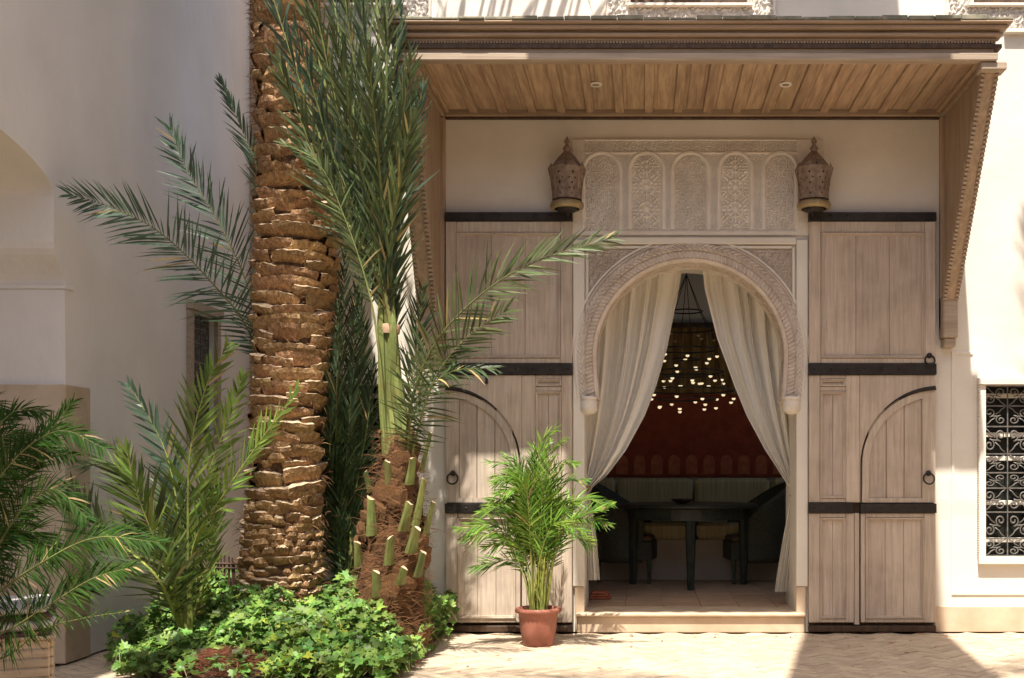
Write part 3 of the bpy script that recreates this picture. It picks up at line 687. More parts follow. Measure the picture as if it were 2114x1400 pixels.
# ------------------------------------------------------------------ wall lanterns
def lantern(px, lab):
    cx = WX(px, 8.36); cy = D - .17; t = thing('wall_lantern', lab, 'lantern', (cx, cy, WZ(432, 8.36)), 'pierced metal lanterns either side of the frieze')
    z = lambda p: WZ(p, 8.36); s = 8.36 / F
    n = 8
    body = [(22, 436), (31, 430), (33, 424), (29, 416), (28.5, 405), (30, 390), (33, 372), (37, 358), (38.5, 352)]
    for k in range(n):
        mb = MB(); a0, a1 = 2 * math.pi * k / n + .02, 2 * math.pi * (k + 1) / n - .02; vs = []; fs = []; q = 5
        for (r, p) in body[3:]:
            for j in range(q): a = a0 + (a1 - a0) * j / (q - 1); rr = (r + 2.0 * math.sin(math.pi * j / (q - 1))) * s; vs.append((cx + rr * math.cos(a), cy + rr * math.sin(a), z(p)))
        for i in range(len(body[3:]) - 1):
            for j in range(q - 1): fs.append((i * q + j, i * q + j + 1, (i + 1) * q + j + 1, (i + 1) * q + j))
        mb.add(vs, fs); mb.build('body_panel', M['lantern'], t, smooth=True)
        am_ = (a0 + a1) / 2
        if math.sin(am_) < .3:
            mb = MB()
            for (p_, da, q_) in ((365, 0, 2.2), (376, -.18, 1.5), (376, .18, 1.5), (386, 0, 2.0), (397, -.16, 1.3), (397, .16, 1.3), (407, 0, 1.6)):
                rr_ = (float(np.interp(p_, [352, 358, 372, 390, 405, 416], [38.5, 37, 33, 30, 28.5, 29])) + 2.6) * s; a_ = am_ + da; c_ = Vector((cx + rr_ * math.cos(a_), cy + rr_ * math.sin(a_), z(p_))); tg_ = Vector((-math.sin(a_), math.cos(a_), 0)); up_ = Vector((0, 0, 1)); k_ = q_ * s
                mb.add([c_ - tg_ * k_, c_ - up_ * k_ * 1.4, c_ + tg_ * k_, c_ + up_ * k_ * 1.4], [(0, 1, 2, 3)])
            mb.build('piercing_shade', M['black'], t)  # dark diamonds laid on solid metal, standing for the shade inside holes
        # pointed crown plate and roof facet
        am = (a0 + a1) / 2; R_ = lambda r, a, p: (cx + r * s * math.cos(a), cy + r * s * math.sin(a), z(p))
        mb = MB(); mb.add([R_(38.5, a0, 352), R_(38.5, a1, 352), R_(36, (a1 + am) / 2, 346), R_(33, am, 340), R_(36, (a0 + am) / 2, 346)], [(0, 1, 2, 3, 4)]); mb.build('crown_plate', M['lantern'], t)
        mb = MB(); mb.add([R_(35, a0, 349), R_(35, a1, 349), R_(20, a1, 330), R_(20, a0, 330), R_(7, a1, 316), R_(7, a0, 316)], [(0, 1, 2, 3), (3, 2, 4, 5)]); mb.build('roof_facet', M['lantern'], t)
        mb = MB(); mb.tube([R_(38.5, a0 - .02, 352), R_(33.5, a0 - .02, 372), R_(29, a0 - .02, 405), R_(29.5, a0 - .02, 416)], .004, 4); mb.build('rib', M['lantern'], t)
    mb = MB(); mb.lathe([(r * s, z(p)) for r, p in ((28, 418), (33.5, 421), (35, 427), (33, 433), (26, 434))], cx, cy, 24); mb.build('base_ring', M['brass'], t, smooth=True)
    mb = MB(); mb.lathe([(.001, z(439)), (20 * s, z(438)), (22 * s, z(432)), (20 * s, z(428))], cx, cy, 16); mb.build('base_plate', M['iron'], t, smooth=True)
    mb = MB(); mb.lathe([(r * s, z(p)) for r, p in ((8, 318), (6, 313), (9, 309), (5, 304), (3, 300), (6.5, 295), (5, 291), (2, 288), (.2, 283))], cx, cy, 14); mb.build('finial', M['lantern'], t, smooth=True)
    mb = MB(); mb.tube([(cx, cy + .02, z(437)), (cx, cy + .08, z(441)), (cx, D, z(441))], .014, 6); mb.build('wall_bracket', M['iron'], t)
    mb = MB(); mb.box(cx - .045, cx + .045, D - .012, D - .001, z(452), z(430)); mb.build('bracket_plate', M['iron'], t, bevel=.003)
lantern(1171, 'brown metal lantern at the left end of the carved frieze'); lantern(1679, 'brown metal lantern at the right end of the carved frieze')

# ------------------------------------------------------------------ curtains
def curtain(rows, lab, tie, seed, dtop=8.98, dtie=8.88, phase=0, inner_right=True):
    nU, nV = 150, 120; rr = random.Random(seed); ph = [rr.uniform(0, 6) for _ in range(6)]
    ys = [r[0] for r in rows]; V = []
    for j in range(nV + 1):
        py = ys[0] + (ys[-1] - ys[0]) * j / nV; xl = float(np.interp(py, ys, [r[1] for r in rows])); xr = float(np.interp(py, ys, [r[2] for r in rows]))
        tt = min(1, max(0, (py - ys[0]) / (tie[1] - ys[0]))); d = dtop + (dtie - dtop) * tt ** 2
        if py > tie[1]: d = dtie + .03 * (py - tie[1]) / 200
        wpx = xr - xl; amp = .022 + .030 * min(1, wpx / 150); 
        for i in range(nU + 1):
            u = i / nU; uu = u + .03 * math.sin(u * 9 + ph[0]) + .018 * math.sin(u * 23 + ph[1] + py * .002)
            f = math.sin(2 * math.pi * 7 * uu + ph[2]) * .7 + .35 * math.sin(2 * math.pi * 13 * uu + ph[3] + py * .004)
            f = math.copysign(abs(f) ** .8, f); x = WX(xl + (xr - xl) * u, d) + .006 * math.sin(2 * math.pi * 7 * uu + ph[2] + 1.2)
            V.append((x, d - amp * f - .012 * math.sin(py * .012 + u * 3), WZ(py, d)))
    fs = [(j * (nU + 1) + i, j * (nU + 1) + i + 1, (j + 1) * (nU + 1) + i + 1, (j + 1) * (nU + 1) + i) for j in range(nV) for i in range(nU)]
    t = thing('curtain', lab, 'curtain', tuple(P(rows[-1][1], rows[-1][0], dtie)), 'curtains tied back in the doorway')
    mb = MB(); mb.add(V, fs); mb.build('cloth', M['curtain'], t, smooth=True)
    mb = MB(); c = P(*tie[:2], dtie); w = tie[2] / 265
    mb.tube([c + Vector((w * math.cos(a), -.05 + .05 * math.sin(a) if math.sin(a) > 0 else .06 * math.sin(a) - .05, .035 * math.cos(a))) for a in np.linspace(0, 2 * math.pi, 17)], .010, 6)
    mb.build('tie_band', M['red'], t, smooth=True)
L_rows = [(545, 1195, 1408), (600, 1200, 1400), (720, 1200, 1376), (800, 1199, 1353), (860, 1198, 1330), (930, 1197, 1292), (980, 1197, 1254), (1005, 1196, 1224), (1018, 1196, 1216), (1060, 1194, 1224), (1120, 1190, 1232), (1190, 1184, 1238), (1198, 1184, 1238)]
curtain(L_rows, 'cream curtain tied back on the left of the doorway', (1206, 1014, 12), 4)
R_rows = [(545, 1447, 1660), (600, 1453, 1655), (700, 1478, 1650), (800, 1515, 1648), (860, 1540, 1648), (930, 1578, 1647), (980, 1611, 1647), (1012, 1634, 1647), (1060, 1626, 1648), (1120, 1614, 1645), (1190, 1602, 1640), (1222, 1598, 1638)]
curtain(R_rows, 'cream curtain tied back with red on the right of the doorway', (1640, 1014, 9), 9)

# ------------------------------------------------------------------ inside: banquette, hanging, table, chairs, chandelier
iy = ry1
hg = thing('wall_hanging', 'dark red and gold brown cloth hanging on the back wall of the room', 'wall hanging', (.36, iy, 1.2))
zt, zm, zb = WZ(676, iy), WZ(815, iy), WZ(985, iy)
V = []; n = 240
for j, z in enumerate((zt, zm)):
    for i in range(n + 1):
        x = -1.8 + 4.6 * i / n; V.append((x, iy - .05 - .022 * math.sin(i * .9) - .01 * math.sin(i * .37), z))
mb = MB(); mb.add(V, [(i, i + 1, n + 2 + i, n + 1 + i) for i in range(n)]); mb.build('upper_drape', M['gold'], hg, smooth=True)
bx('pelmet', M['darkwood'], hg, -1.85, 2.85, iy - .10, iy - .002, zt - .01, zt + .04, .004)
bx('lower_cloth', M['red'], hg, -1.8, 2.8, iy - .03, iy - .002, zb, zm + .02, .002)
for i in range(26):
    x = -1.75 + i * .18; pts = [(x + .02, zb + .03), (x + .02, zb + .17)] + [(x + .08 + .06 * math.cos(a), zb + .17 + .06 * math.sin(a)) for a in np.linspace(math.pi * .9, .1 * math.pi, 6)] + [(x + .14, zb + .17), (x + .14, zb + .03)]
    slab([(a, b) for a, b in pts], [], iy - .036, iy - .031, XZ).build('arch_motif', M['redmotif'], hg, recalc=True)
bq = thing('banquette', 'long banquette with pale yellow back cushions along the back wall', 'banquette', (.4, iy - .5, FZ))
bx('base', M['offwhite'], bq, -1.85, 2.85, iy - .75, iy - .04, FZ, FZ + .40, .01)
for i in range(6):
    x = -1.84 + i * .78; bx('seat_cushion', M['cushion'], bq, x + .01, x + .77, iy - .78, iy - .25, FZ + .402, FZ + .56, .03); bx('back_cushion', M['cushion'], bq, x + .01, x + .77, iy - .28, iy - .06, FZ + .565, FZ + .99, .04)
# round table
tc = Vector((WX(1421, 10.55), 10.55, FZ)); tb = thing('round_table', 'dark round wooden table behind the curtains', 'table', tc)
mb = MB(); mb.lathe([(.001, FZ + .72), (.62, FZ + .72), (.655, FZ + .735), (.655, FZ + .75), (.64, FZ + .76), (.001, FZ + .76)], tc.x, tc.y, 40); mb.build('tabletop', M['table'], tb)
mb = MB(); mb.lathe([(.55, FZ + .62), (.57, FZ + .62), (.57, FZ + .719), (.55, FZ + .719), (.55, FZ + .62)], tc.x, tc.y, 40); mb.build('apron', M['table'], tb)
for a in (-90, 0, 90, 180):
    x, y = tc.x + .52 * math.cos(rad(a)), tc.y + .52 * math.sin(rad(a)); mb = MB(); mb.tube([(x, y, FZ + .001), (x, y, FZ + .1), (x, y, FZ + .62)], [.030, .034, .050], 8); mb.build('leg', M['table'], tb)
bl = thing('fruit_bowl', 'low dark bowl on the middle of the round table', 'bowl', (tc.x, tc.y, FZ + .761))
mb = MB(); mb.lathe([(.03, FZ + .762), (.05, FZ + .765), (.09, FZ + .785), (.11, FZ + .805), (.10, FZ + .805), (.05, FZ + .775), (.001, FZ + .772)], tc.x - .06, tc.y - .1, 24); mb.build('bowl_shell', M['cane'], bl, smooth=True)
def wchair(cx, cy, ang, lab):
    t = thing('wicker_armchair', lab, 'chair', (cx, cy, FZ), 'dark wicker armchairs at the round table')
    cA, sA = math.cos(ang), math.sin(ang); T = lambda x, y, z: (cx + x * cA - y * sA, cy + x * sA + y * cA, FZ + z)
    # shell: barrel back, open to +x
    V = []; nU, nV = 28, 10
    for side in (0, 1):
        for j in range(nV + 1):
            for i in range(nU + 1):
                th = rad(50 + 260 * i / nU); hgt = .66 + .30 * max(0, math.cos((th - math.pi) * .62)) ** 1.6 - .08 * (abs(th - math.pi) / 2.3) ** 3
                z = .20 + (hgt - .20) * j / nV; r = .31 + .03 * (j / nV) - side * .035
                V.append(T(r * math.cos(th) * 1.02, r * math.sin(th) * .98, z))
    fs = []; S_ = (nU + 1) * (nV + 1)
    for j in range(nV):
        for i in range(nU):
            a = j * (nU + 1) + i; fs.append((a, a + 1, a + nU + 2, a + nU + 1)); fs.append((S_ + a, S_ + a + nU + 1, S_ + a + nU + 2, S_ + a + 1))
    for i in range(nU): a = nV * (nU + 1) + i; fs.append((a, a + 1, S_ + a + 1, S_ + a)); fs.append((i, S_ + i, S_ + i + 1, i + 1))
    for j in range(nV):
        for e in (0, nU): a = j * (nU + 1) + e; fs.append((a, a + nU + 1, S_ + a + nU + 1, S_ + a))
    mb = MB(); mb.add(V, fs); mb.build('barrel_back', M['wicker'], t, smooth=True)
    mb = MB(); pr = [(T(x, y, z)) for x, y, z in ((-.27, -.25, .22), (.30, -.27, .22), (.30, .27, .22), (-.27, .25, .22), (-.27, -.25, .40), (.30, -.27, .40), (.30, .27, .40), (-.27, .25, .40))]
    mb.add(pr, [(0, 3, 2, 1), (4, 5, 6, 7), (0, 1, 5, 4), (1, 2, 6, 5), (2, 3, 7, 6), (3, 0, 4, 7)]); mb.build('seat', M['wicker'], t, bevel=.01)
    mb = MB(); pr = [(T(x, y, z)) for x, y, z in ((-.24, -.22, .402), (.29, -.24, .402), (.29, .24, .402), (-.24, .22, .402), (-.24, -.22, .45), (.28, -.23, .45), (.28, .23, .45), (-.24, .22, .45))]
    mb.add(pr, [(0, 3, 2, 1), (4, 5, 6, 7), (0, 1, 5, 4), (1, 2, 6, 5), (2, 3, 7, 6), (3, 0, 4, 7)]); mb.build('seat_pad', M['seatpad'], t, bevel=.014)
    for x, y in ((.27, -.25), (.27, .25), (-.22, -.2), (-.22, .2)):
        mb = MB(); mb.tube([T(x, y, .001), T(x, y, .23)], [.016, .022], 8); mb.build('leg', M['wicker'], t)
wchair(tc.x - .60, 10.85, rad(-8), 'dark wicker armchair left of the round table'); wchair(tc.x + .66, 10.85, rad(188), 'dark wicker armchair right of the round table')
ch = thing('chandelier', 'iron ring chandelier hung with small glowing glass cups', 'chandelier', (WX(1417, 9.9), 9.9, WZ(565, 9.9)))
cxx, cyy = WX(1417, 9.9), 9.9; zc = lambda p: WZ(p, 9.9)
def ringm(r, z, tr=.007):
    mb = MB(); mb.tube([(cxx + r * math.cos(a), cyy + r * math.sin(a), z) for a in np.linspace(0, 2 * math.pi, 33)], tr, 5); mb.build('ring', M['iron'], ch, smooth=True)
tiers = [(.14, 643, 0), (.24, 680, 6), (.27, 722, 8), (.33, 768, 12), (.42, 806, 12), (.26, 824, 7), (.20, 775, 6), (.12, 742, 4)]
for r, p, k in tiers: ringm(r, zc(p))
mb = MB(); mb.tube([(cxx, cyy, zc(566)), (cxx, cyy, 3.99)], .009, 6); mb.build('hanging_rod', M['iron'], ch)
for i in range(6):
    a = 2 * math.pi * (i + .3) / 6; mb = MB()
    mb.tube([(cxx, cyy, zc(566))] + [(cxx + r * math.cos(a), cyy + r * math.sin(a), zc(p)) for r, p, k in tiers[:5][:4] + [tiers[4]]], .0045, 4); mb.build('wire', M['iron'], ch)
for r, p, k in tiers:
    for i in range(k):
        a = 2 * math.pi * (i + .37 * r * 10) / k; x, y, z = cxx + r * math.cos(a), cyy + r * math.sin(a), zc(p) - .02 * ((i * 7 + k) % 3)
        mb = MB(); mb.tube([(x, y, zc(p)), (x, y, z - .045)], .002, 4); cup = mb.build('cup_wire', M['iron'], ch)
        mb = MB(); mb.lathe([(.001, z - .072), (.010, z - .070), (.016, z - .062), (.0165, z - .054), (.013, z - .055), (.001, z - .058)], x, y, 8)
        mb.build('glass_cup', M['tea'] if p > 700 else M['brass'], ch, smooth=True)
rm = thing('red_mat', 'folded red mat on the floor inside the left jamb', 'mat', (WX(1235, 9.4), 9.4, FZ + .002))
for i in range(3): bx('fold', M['redmotif'], rm, WX(1216, 9.4) + .01 * i, WX(1262, 9.4) - .02 * i, 9.3 + .02 * i, 9.55, FZ + .003 + i * .018, FZ + .019 + i * .018, .006)

# ------------------------------------------------------------------ palms and plants
def catmull(pts, n):
    pts = [Vector(p) for p in pts]; P_ = [pts[0] * 2 - pts[1]] + pts + [pts[-1] * 2 - pts[-2]]; out = []
    seg = len(pts) - 1
    for i in range(n + 1):
        t = i / n * seg; k = min(int(t), seg - 1); t -= k; a, b, c, d = P_[k:k + 4]
        out.append(.5 * ((2 * b) + (c - a) * t + (2 * a - 5 * b + 4 * c - d) * t * t + (3 * b - a - 3 * c + d) * t ** 3))
    return out
def frond(parent, pts, leaf=.30, n=44, width=.012, mats=('frond', 'stem'), face=(0, -1, 0), bare=.15, ang=(62, 24), r0=.012, droop=.1, jit=.18, seed=0, vee=.35, name='frond', tipw=.35, dry=.03):
    rr = random.Random(seed); mb = MB(); sp = catmull(pts, 40); L = [0]
    for i in range(1, len(sp)): L.append(L[-1] + (sp[i] - sp[i - 1]).length)
    tot = L[-1]; face = Vector(face).normalized()
    mb.tube(sp, [max(.0012, r0 * (1 - .9 * (l / tot))) for l in L], 5, 1, flat=.7)
    def at(s):
        s *= tot; k = min(max(np.searchsorted(L, s) - 1, 0), 39); t = (s - L[k]) / max(1e-6, L[k + 1] - L[k]); return sp[k].lerp(sp[k + 1], t), (sp[k + 1] - sp[k]).normalized()
    for i in range(n):
        s = bare + (1 - bare) * (i + rr.uniform(-.3, .3)) / (n - 1); s = min(max(s, bare), .998); p, T = at(s); u = (s - bare) / (1 - bare)
        S = T.cross(face); S = S.normalized() if S.length > .05 else T.orthogonal().normalized(); N = S.cross(T).normalized()
        ll = leaf * (.45 + .55 * min(1, u * 5)) * (1 - (1 - tipw) * max(0, (u - .55) / .45) ** 1.3)
        for sg in (-1, 1):
            a = rad(ang[0] + (ang[1] - ang[0]) * u + rr.gauss(0, 6)); lift = vee + rr.gauss(0, jit)
            dr = (T * math.cos(a) + S * sg * math.sin(a) * math.cos(lift) + N * math.sin(a) * math.sin(lift)).normalized()
            l = ll * rr.uniform(.8, 1.1); wdir = dr.cross(N); wdir = (wdir.normalized() * math.cos(lift * .8) + N * rr.uniform(-.6, .6)).normalized()
            if rr.random() < .04: continue
            if rr.random() < .06: l *= rr.uniform(.4, .7)
            w = width * rr.uniform(.8, 1.15); dn = Vector((0, 0, -1)); g_ = droop * rr.uniform(.4, 1.5)
            q = [(0, .35), (.25, 1), (.62, .8), (1, .06)]; vs = []
            for t, ww in q:
                c = p + dr * l * t + dn * g_ * l * t * t; vs += [c - wdir * w * ww * .5, c + wdir * w * ww * .5]
            mb.add(vs, [(0, 1, 3, 2), (2, 3, 5, 4), (4, 5, 7, 6)], 2 if rr.random() < dry else 0)
    return mb.build(name, [M[mats[0]], M[mats[1]], M['dryleaf']], parent)

# --- the big date palm
TD = 7.73; s3 = F / TD
ty = [-500, 0, 100, 300, 500, 700, 900, 1000, 1100, 1250, 1345]; tx = [575, 588, 596, 610, 614, 606, 597, 592, 584, 577, 575]; tw = [66, 64, 66, 74, 84, 80, 71, 76, 84, 90, 94]
tree = thing('date_palm', 'tall date palm with a thick trunk of cut leaf bases beside the ivy bed', 'palm tree', (WX(575, TD), TD, 0))
def trunk_at(z):
    py = 970 - (z - HZ) * s3; return WX(float(np.interp(py, ty, tx)), TD), float(np.interp(py, ty, tw)) / s3
mb = MB(); zs = np.linspace(0, 6.2, 60); vs = []; fs = []
for z in zs:
    cx, r = trunk_at(z); r -= .045
    for k in range(20): a = 2 * math.pi * k / 20; q = r * (1 + .06 * mnoise.noise(Vector((math.cos(a) * 2, math.sin(a) * 2, z * 5)))); vs.append((cx + q * math.cos(a), TD + q * math.sin(a), z))
for i in range(59):
    for k in range(20): fs.append((i * 20 + k, i * 20 + (k + 1) % 20, (i + 1) * 20 + (k + 1) % 20, (i + 1) * 20 + k))
mb.add(vs, fs); mb.build('trunk', M['core'], tree, smooth=True)
def boot_mesh(w, h, dp, seed, style):
    """cut leaf base: local x along the trunk girth, y outward (negative = out), z up"""
    rr = random.Random(seed); mb = MB(); n = 9; vs = []
    rows = [(-.1, .10, .80), (.25, .55, .95), (.62, .88, 1.0), (.92, 1.0, 1.0)] if style == 0 else [(0, .1, .6), (.3, .6, .85), (.6, .95, .8), (1, .9, .55)]
    jag = [rr.uniform(-.06, .06) for _ in range(n)]; sk = rr.uniform(-.14, .14)
    for q, (zz, out, ww) in enumerate(rows):
        for i in range(n):
            u = i / (n - 1) * 2 - 1; x = u * w / 2 * ww + rr.uniform(-.02, .02); e = abs(u) ** 4
            o_ = dp * (out * (1 - .30 * u * u - .45 * e) + rr.uniform(-.05, .05))
            vs.append((x, -o_, zz * h + (jag[i] + sk * u) * (q / 3) * h - .16 * h * e * (q / 3)))
    k = len(vs)
    for i in range(n):
        u = i / (n - 1) * 2 - 1; vs.append((u * w / 2 * .85, .15 * dp, h * (.95 + jag[i] + sk * u + .12 * rr.random()) - .14 * h * abs(u) ** 4))
    R_ = len(rows); fs = []
    for j in range(R_ - 1):
        for i in range(n - 1): fs.append((j * n + i, j * n + i + 1, (j + 1) * n + i + 1, (j + 1) * n + i))
    mb.add(vs, fs, 0); a = (R_ - 1) * n
    mb.f += [(a + i, a + i + 1, k + i + 1, k + i) for i in range(n - 1)]; mb.m += [1] * (n - 1)
    return mb
boots = []; z = .12; row = 0; rb = random.Random(11)
while z < 6.1:
    cx, r = trunk_at(z); low = z < 1.2 + .25 * math.sin(row * 1.7)
    w = rb.uniform(.12, .15) if low else .31; n = int(2 * math.pi * r / (w * .74)); ph = row * 2.4
    for k in range(n):
        a = ph + 2 * math.pi * k / n + rb.uniform(-.09, .09); boots.append((z + rb.uniform(-.022, .022) + (.05 * math.sin(a) * (0 if low else 1)), a, w * rb.uniform(.65, 1.25), low)); 
    z += .056 if low else .086 if z < 3.1 else .10; row += 1
variants = {(st, i): boot_mesh(1, 1, 1, 50 + i + st * 9, st) for st in (0, 1) for i in range(4)}
vmesh = {}
def vis_score(b):
    zz, a, w, low = b; front = -math.sin(a)
    return front > -.15 and zz < 4.6 and zz > .35
cand = [b for b in boots if vis_score(b)]; cand.sort(key=lambda b: (-b[2] * (1 if not b[3] else .8))); ind = set(cand[:300])
JB = MB()
for b in boots:
    zz, a, w, low = b; cx, r = trunk_at(zz); st = 1 if ((low and rb.random() < .5) or (zz > 3.2 and rb.random() < .3)) else 0; key = (st, rb.randrange(4))
    h = (rb.uniform(.085, .11) if not low else rb.uniform(.06, .09)) * (1.2 if zz > 3.2 else 1); dp = rb.uniform(.06, .09) if not low else rb.uniform(.045, .075)
    tilt = rb.uniform(-.15, .15)
    loc = Vector((cx + (r - .068) * math.cos(a), TD + (r - .068) * math.sin(a), zz)); rot = Matrix.Rotation(a + math.pi / 2, 4, 'Z') @ Matrix.Rotation(tilt, 4, 'Y') @ Matrix.Rotation(rb.uniform(-.1, .25), 4, 'X')
    if b in ind:
        if key not in vmesh:
            o = variants[key].build('leaf_base', [M['boot'], M['bootcut']], tree); vmesh[key] = o.data
        else: o = bpy.data.objects.new('leaf_base', vmesh[key]); C.objects.link(o); o.parent = tree
        o.matrix_parent_inverse = Matrix.Translation(-Vector(ORG[tree.name]))
        o.matrix_basis = Matrix.Translation(loc) @ rot @ Matrix.Diagonal((w, dp, h, 1))
    else:
        mt = Matrix.Translation(loc) @ rot @ Matrix.Diagonal((w, dp, h, 1)); v = variants[key]; k = len(JB.v)
        JB.v += [tuple(mt @ Vector(p)) for p in v.v]; JB.f += [tuple(i + k for i in f) for f in v.f]; JB.m += v.m
label(JB.build('leaf_bases', [M['bootj'], M['bootcut']], tree), kind='stuff')
mb = MB(); rr = random.Random(5)
for i in range(6500):
    z = rr.uniform(.3, 6.1) if rr.random() < .45 else rr.uniform(3.0, 6.1); a = rr.uniform(0, 2 * math.pi); cx, r = trunk_at(z); r += rr.uniform(-.02, .015)
    p = Vector((cx + r * math.cos(a), TD + r * math.sin(a), z)); o_ = Vector((math.cos(a), math.sin(a), 0)); tg = Vector((-math.sin(a), math.cos(a), 0))
    l = rr.uniform(.03, .12); d1 = (o_ * rr.uniform(.1, .7) + tg * rr.uniform(-1, 1) + Vector((0, 0, rr.uniform(-.9, .6)))).normalized(); q = p + d1 * l * .5; e = q + (d1 + Vector((0, 0, -.5)) + tg * rr.uniform(-.4, .4)).normalized() * l * .5; w = Vector((0, 0, .0018)) + tg * .001
    mb.add([p - w, p + w, q - w, q + w, e], [(0, 1, 3, 2), (2, 3, 4)])
label(mb.build('trunk_fibre', M['fibre'], tree), kind='stuff')
rc = random.Random(21); c0 = Vector((trunk_at(6.0)[0], TD, 6.1))
for i in range(44):
    a = 2.39996 * i + rc.uniform(-.2, .2); el = rad(78 - 100 * (i / 44) + rc.uniform(-6, 6)); ln = rc.uniform(2.9, 3.9); dh = Vector((math.cos(a), math.sin(a), 0))
    p1 = c0 + dh * .12; d0 = dh * math.cos(el) + Vector((0, 0, math.sin(el))); sag = .55 + .4 * rc.random()
    pts = [p1, p1 + d0 * ln * .33 - Vector((0, 0, sag * .06)), p1 + d0 * ln * .68 - Vector((0, 0, sag * .38)), p1 + d0 * ln - Vector((0, 0, sag * 1.0))]
    if pts[3].y > 8.3 or pts[3].x < LX + .2:
        pts = [Vector((max(q.x, LX + .25 + .1 * j), min(q.y, 8.25 + (.05 * j)), q.z)) for j, q in enumerate(pts)]
    if pts[3].z < 4.9 or -78 < ((math.degrees(a) + 180) % 360 - 180) < -34 or (i % 2 and -150 < ((math.degrees(a) + 180) % 360 - 180) < -78): continue
    frond(tree, pts, leaf=.42, n=62, width=.028, mats=('frond_dark', 'stem'), face=(-d0.x * .5, -d0.y * .5, 1), r0=.018, seed=100 + i)

def added_palm(x, y, h, lab, azs, seed, ln=3.2):  # unseen palm, added for the frond shadows it throws
    t = thing('date_palm', lab, 'palm tree', (x, y, 0)); rr = random.Random(seed); mb = MB(); vs = []
    pts = [(x + .05 * math.sin(i), y, h * i / 40) for i in range(41)]
    mb.tube(pts, [.19 + .025 * (i % 2) for i in range(41)], 14); mb.build('trunk', M['bootj'], t)
    for i, az in enumerate(azs):
        a = rad(az + rr.uniform(-4, 4)); el = rad(rr.uniform(5, 40)); l_ = ln * rr.uniform(.85, 1.1); dh = Vector((math.cos(a), math.sin(a), 0)); d0 = dh * math.cos(el) + Vector((0, 0, math.sin(el))); p1 = Vector((x, y, h)) + dh * .1
        frond(t, [p1, p1 + d0 * l_ * .35 - Vector((0, 0, .05)), p1 + d0 * l_ * .7 - Vector((0, 0, .35)), p1 + d0 * l_ - Vector((0, 0, 1.0))], leaf=.42, n=54, width=.028, mats=('frond_dark', 'stem'), face=(-d0.x * .5, -d0.y * .5, 1), r0=.018, seed=seed * 50 + i)
added_palm(-3.25, 3.9, 6.4, 'slim date palm added out of view on the left to cast frond shadows', (2, -18, -46, -90, -150), 31, 3.7)
added_palm(2.95, 4.5, 7.2, 'slim date palm added out of view on the right to cast frond shadows', (100, 60, 20, -20, -60, -100, -140, 75), 32, 2.6)

# --- tied young date palm right of the trunk
PD = 7.35
yp = thing('tied_date_palm', 'young date palm with its green fronds tied upright by a tan band', 'palm tree', tuple(P(808, 1330, PD)))
ORG[yp.name] = tuple(yp.location)
cy_, cxp, cw_ = [880, 900, 960, 1040, 1130, 1240, 1345], [822, 822, 822, 824, 812, 803, 800], [16, 26, 42, 58, 70, 80, 84]
mb = MB(); vs = []; fs = []; nr = 40
for i in range(nr + 1):
    py = 1345 - (1345 - 880) * i / nr; c = P(float(np.interp(py, cy_, cxp)), py, PD); r = float(np.interp(py, cy_, cw_)) * PD / F - .03
    r = max(r, .02)
    for k in range(18): a = 2 * math.pi * k / 18; q = r * (1 + .10 * mnoise.noise(Vector((math.cos(a) * 3, math.sin(a) * 3, c.z * 9)))); vs.append((c.x + q * math.cos(a), c.y + q * math.sin(a), c.z))
for i in range(nr):
    for k in range(18): fs.append((i * 18 + k, i * 18 + (k + 1) % 18, (i + 1) * 18 + (k + 1) % 18, (i + 1) * 18 + k))
mb.add(vs, fs); mb.build('trunk', M['core2'], yp, smooth=True)
rr = random.Random(8)
def girth(py): return float(np.interp(py, cy_, cxp)), float(np.interp(py, cy_, cw_))
k = 0
for py in range(1335, 915, -24):                # fibrous sheaths wrapping the trunk
    gx, gw = girth(py)
    for q in range(8):
        a = 2.4 * k + q * .785 + rr.uniform(-.2, .2); k += 1
        if math.sin(a) > .35: continue
        c = P(gx, py, PD); r = gw * PD / F - .022; v = variants[(0, q % 4)]; w = rr.uniform(.12, .21) * (gw / 70 + .35) * .8
        o = bpy.data.objects.new('sheath', vmesh.get((0, q % 4)) or v.build('sheath_source', M['sheath'], yp).data)
        C.objects.link(o); o.parent = yp; o.matrix_parent_inverse = Matrix.Translation(-Vector(ORG[yp.name]))
        o.matrix_basis = Matrix.Translation((c.x + r * math.cos(a), c.y + r * math.sin(a), c.z)) @ Matrix.Rotation(a + math.pi / 2, 4, 'Z') @ Matrix.Rotation(rr.uniform(-.4, .4), 4, 'Y') @ Matrix.Diagonal((w, .035, rr.uniform(.08, .15), 1))
        
        for ms_ in o.material_slots: ms_.link = 'OBJECT'; ms_.material = M['sheath']
mb = MB()
for i in range(1500):
    py = rr.uniform(890, 1330); gx, gw = girth(py); a = rr.uniform(math.pi, 2 * math.pi); c = P(gx, py, PD); r = gw * PD / F + rr.uniform(-.02, .012); p = Vector((c.x + r * math.cos(a), c.y + r * math.sin(a), c.z)); tg = Vector((-math.sin(a), math.cos(a), 0))
    l = rr.uniform(.05, .18); d1 = (tg * rr.uniform(-1, 1) + Vector((0, 0, rr.uniform(-.5, .5))) + Vector((math.cos(a), math.sin(a), 0)) * rr.uniform(0, .25)).normalized(); q = p + d1 * l * .5; e = q + (d1 + Vector((0, 0, -.3))).normalized() * l * .5; w = Vector((0, 0, .0016))
    mb.add([p - w, p + w, q - w, q + w, e], [(0, 1, 3, 2), (2, 3, 4)])
label(mb.build('trunk_fibre', M['fibre'], yp), kind='stuff')
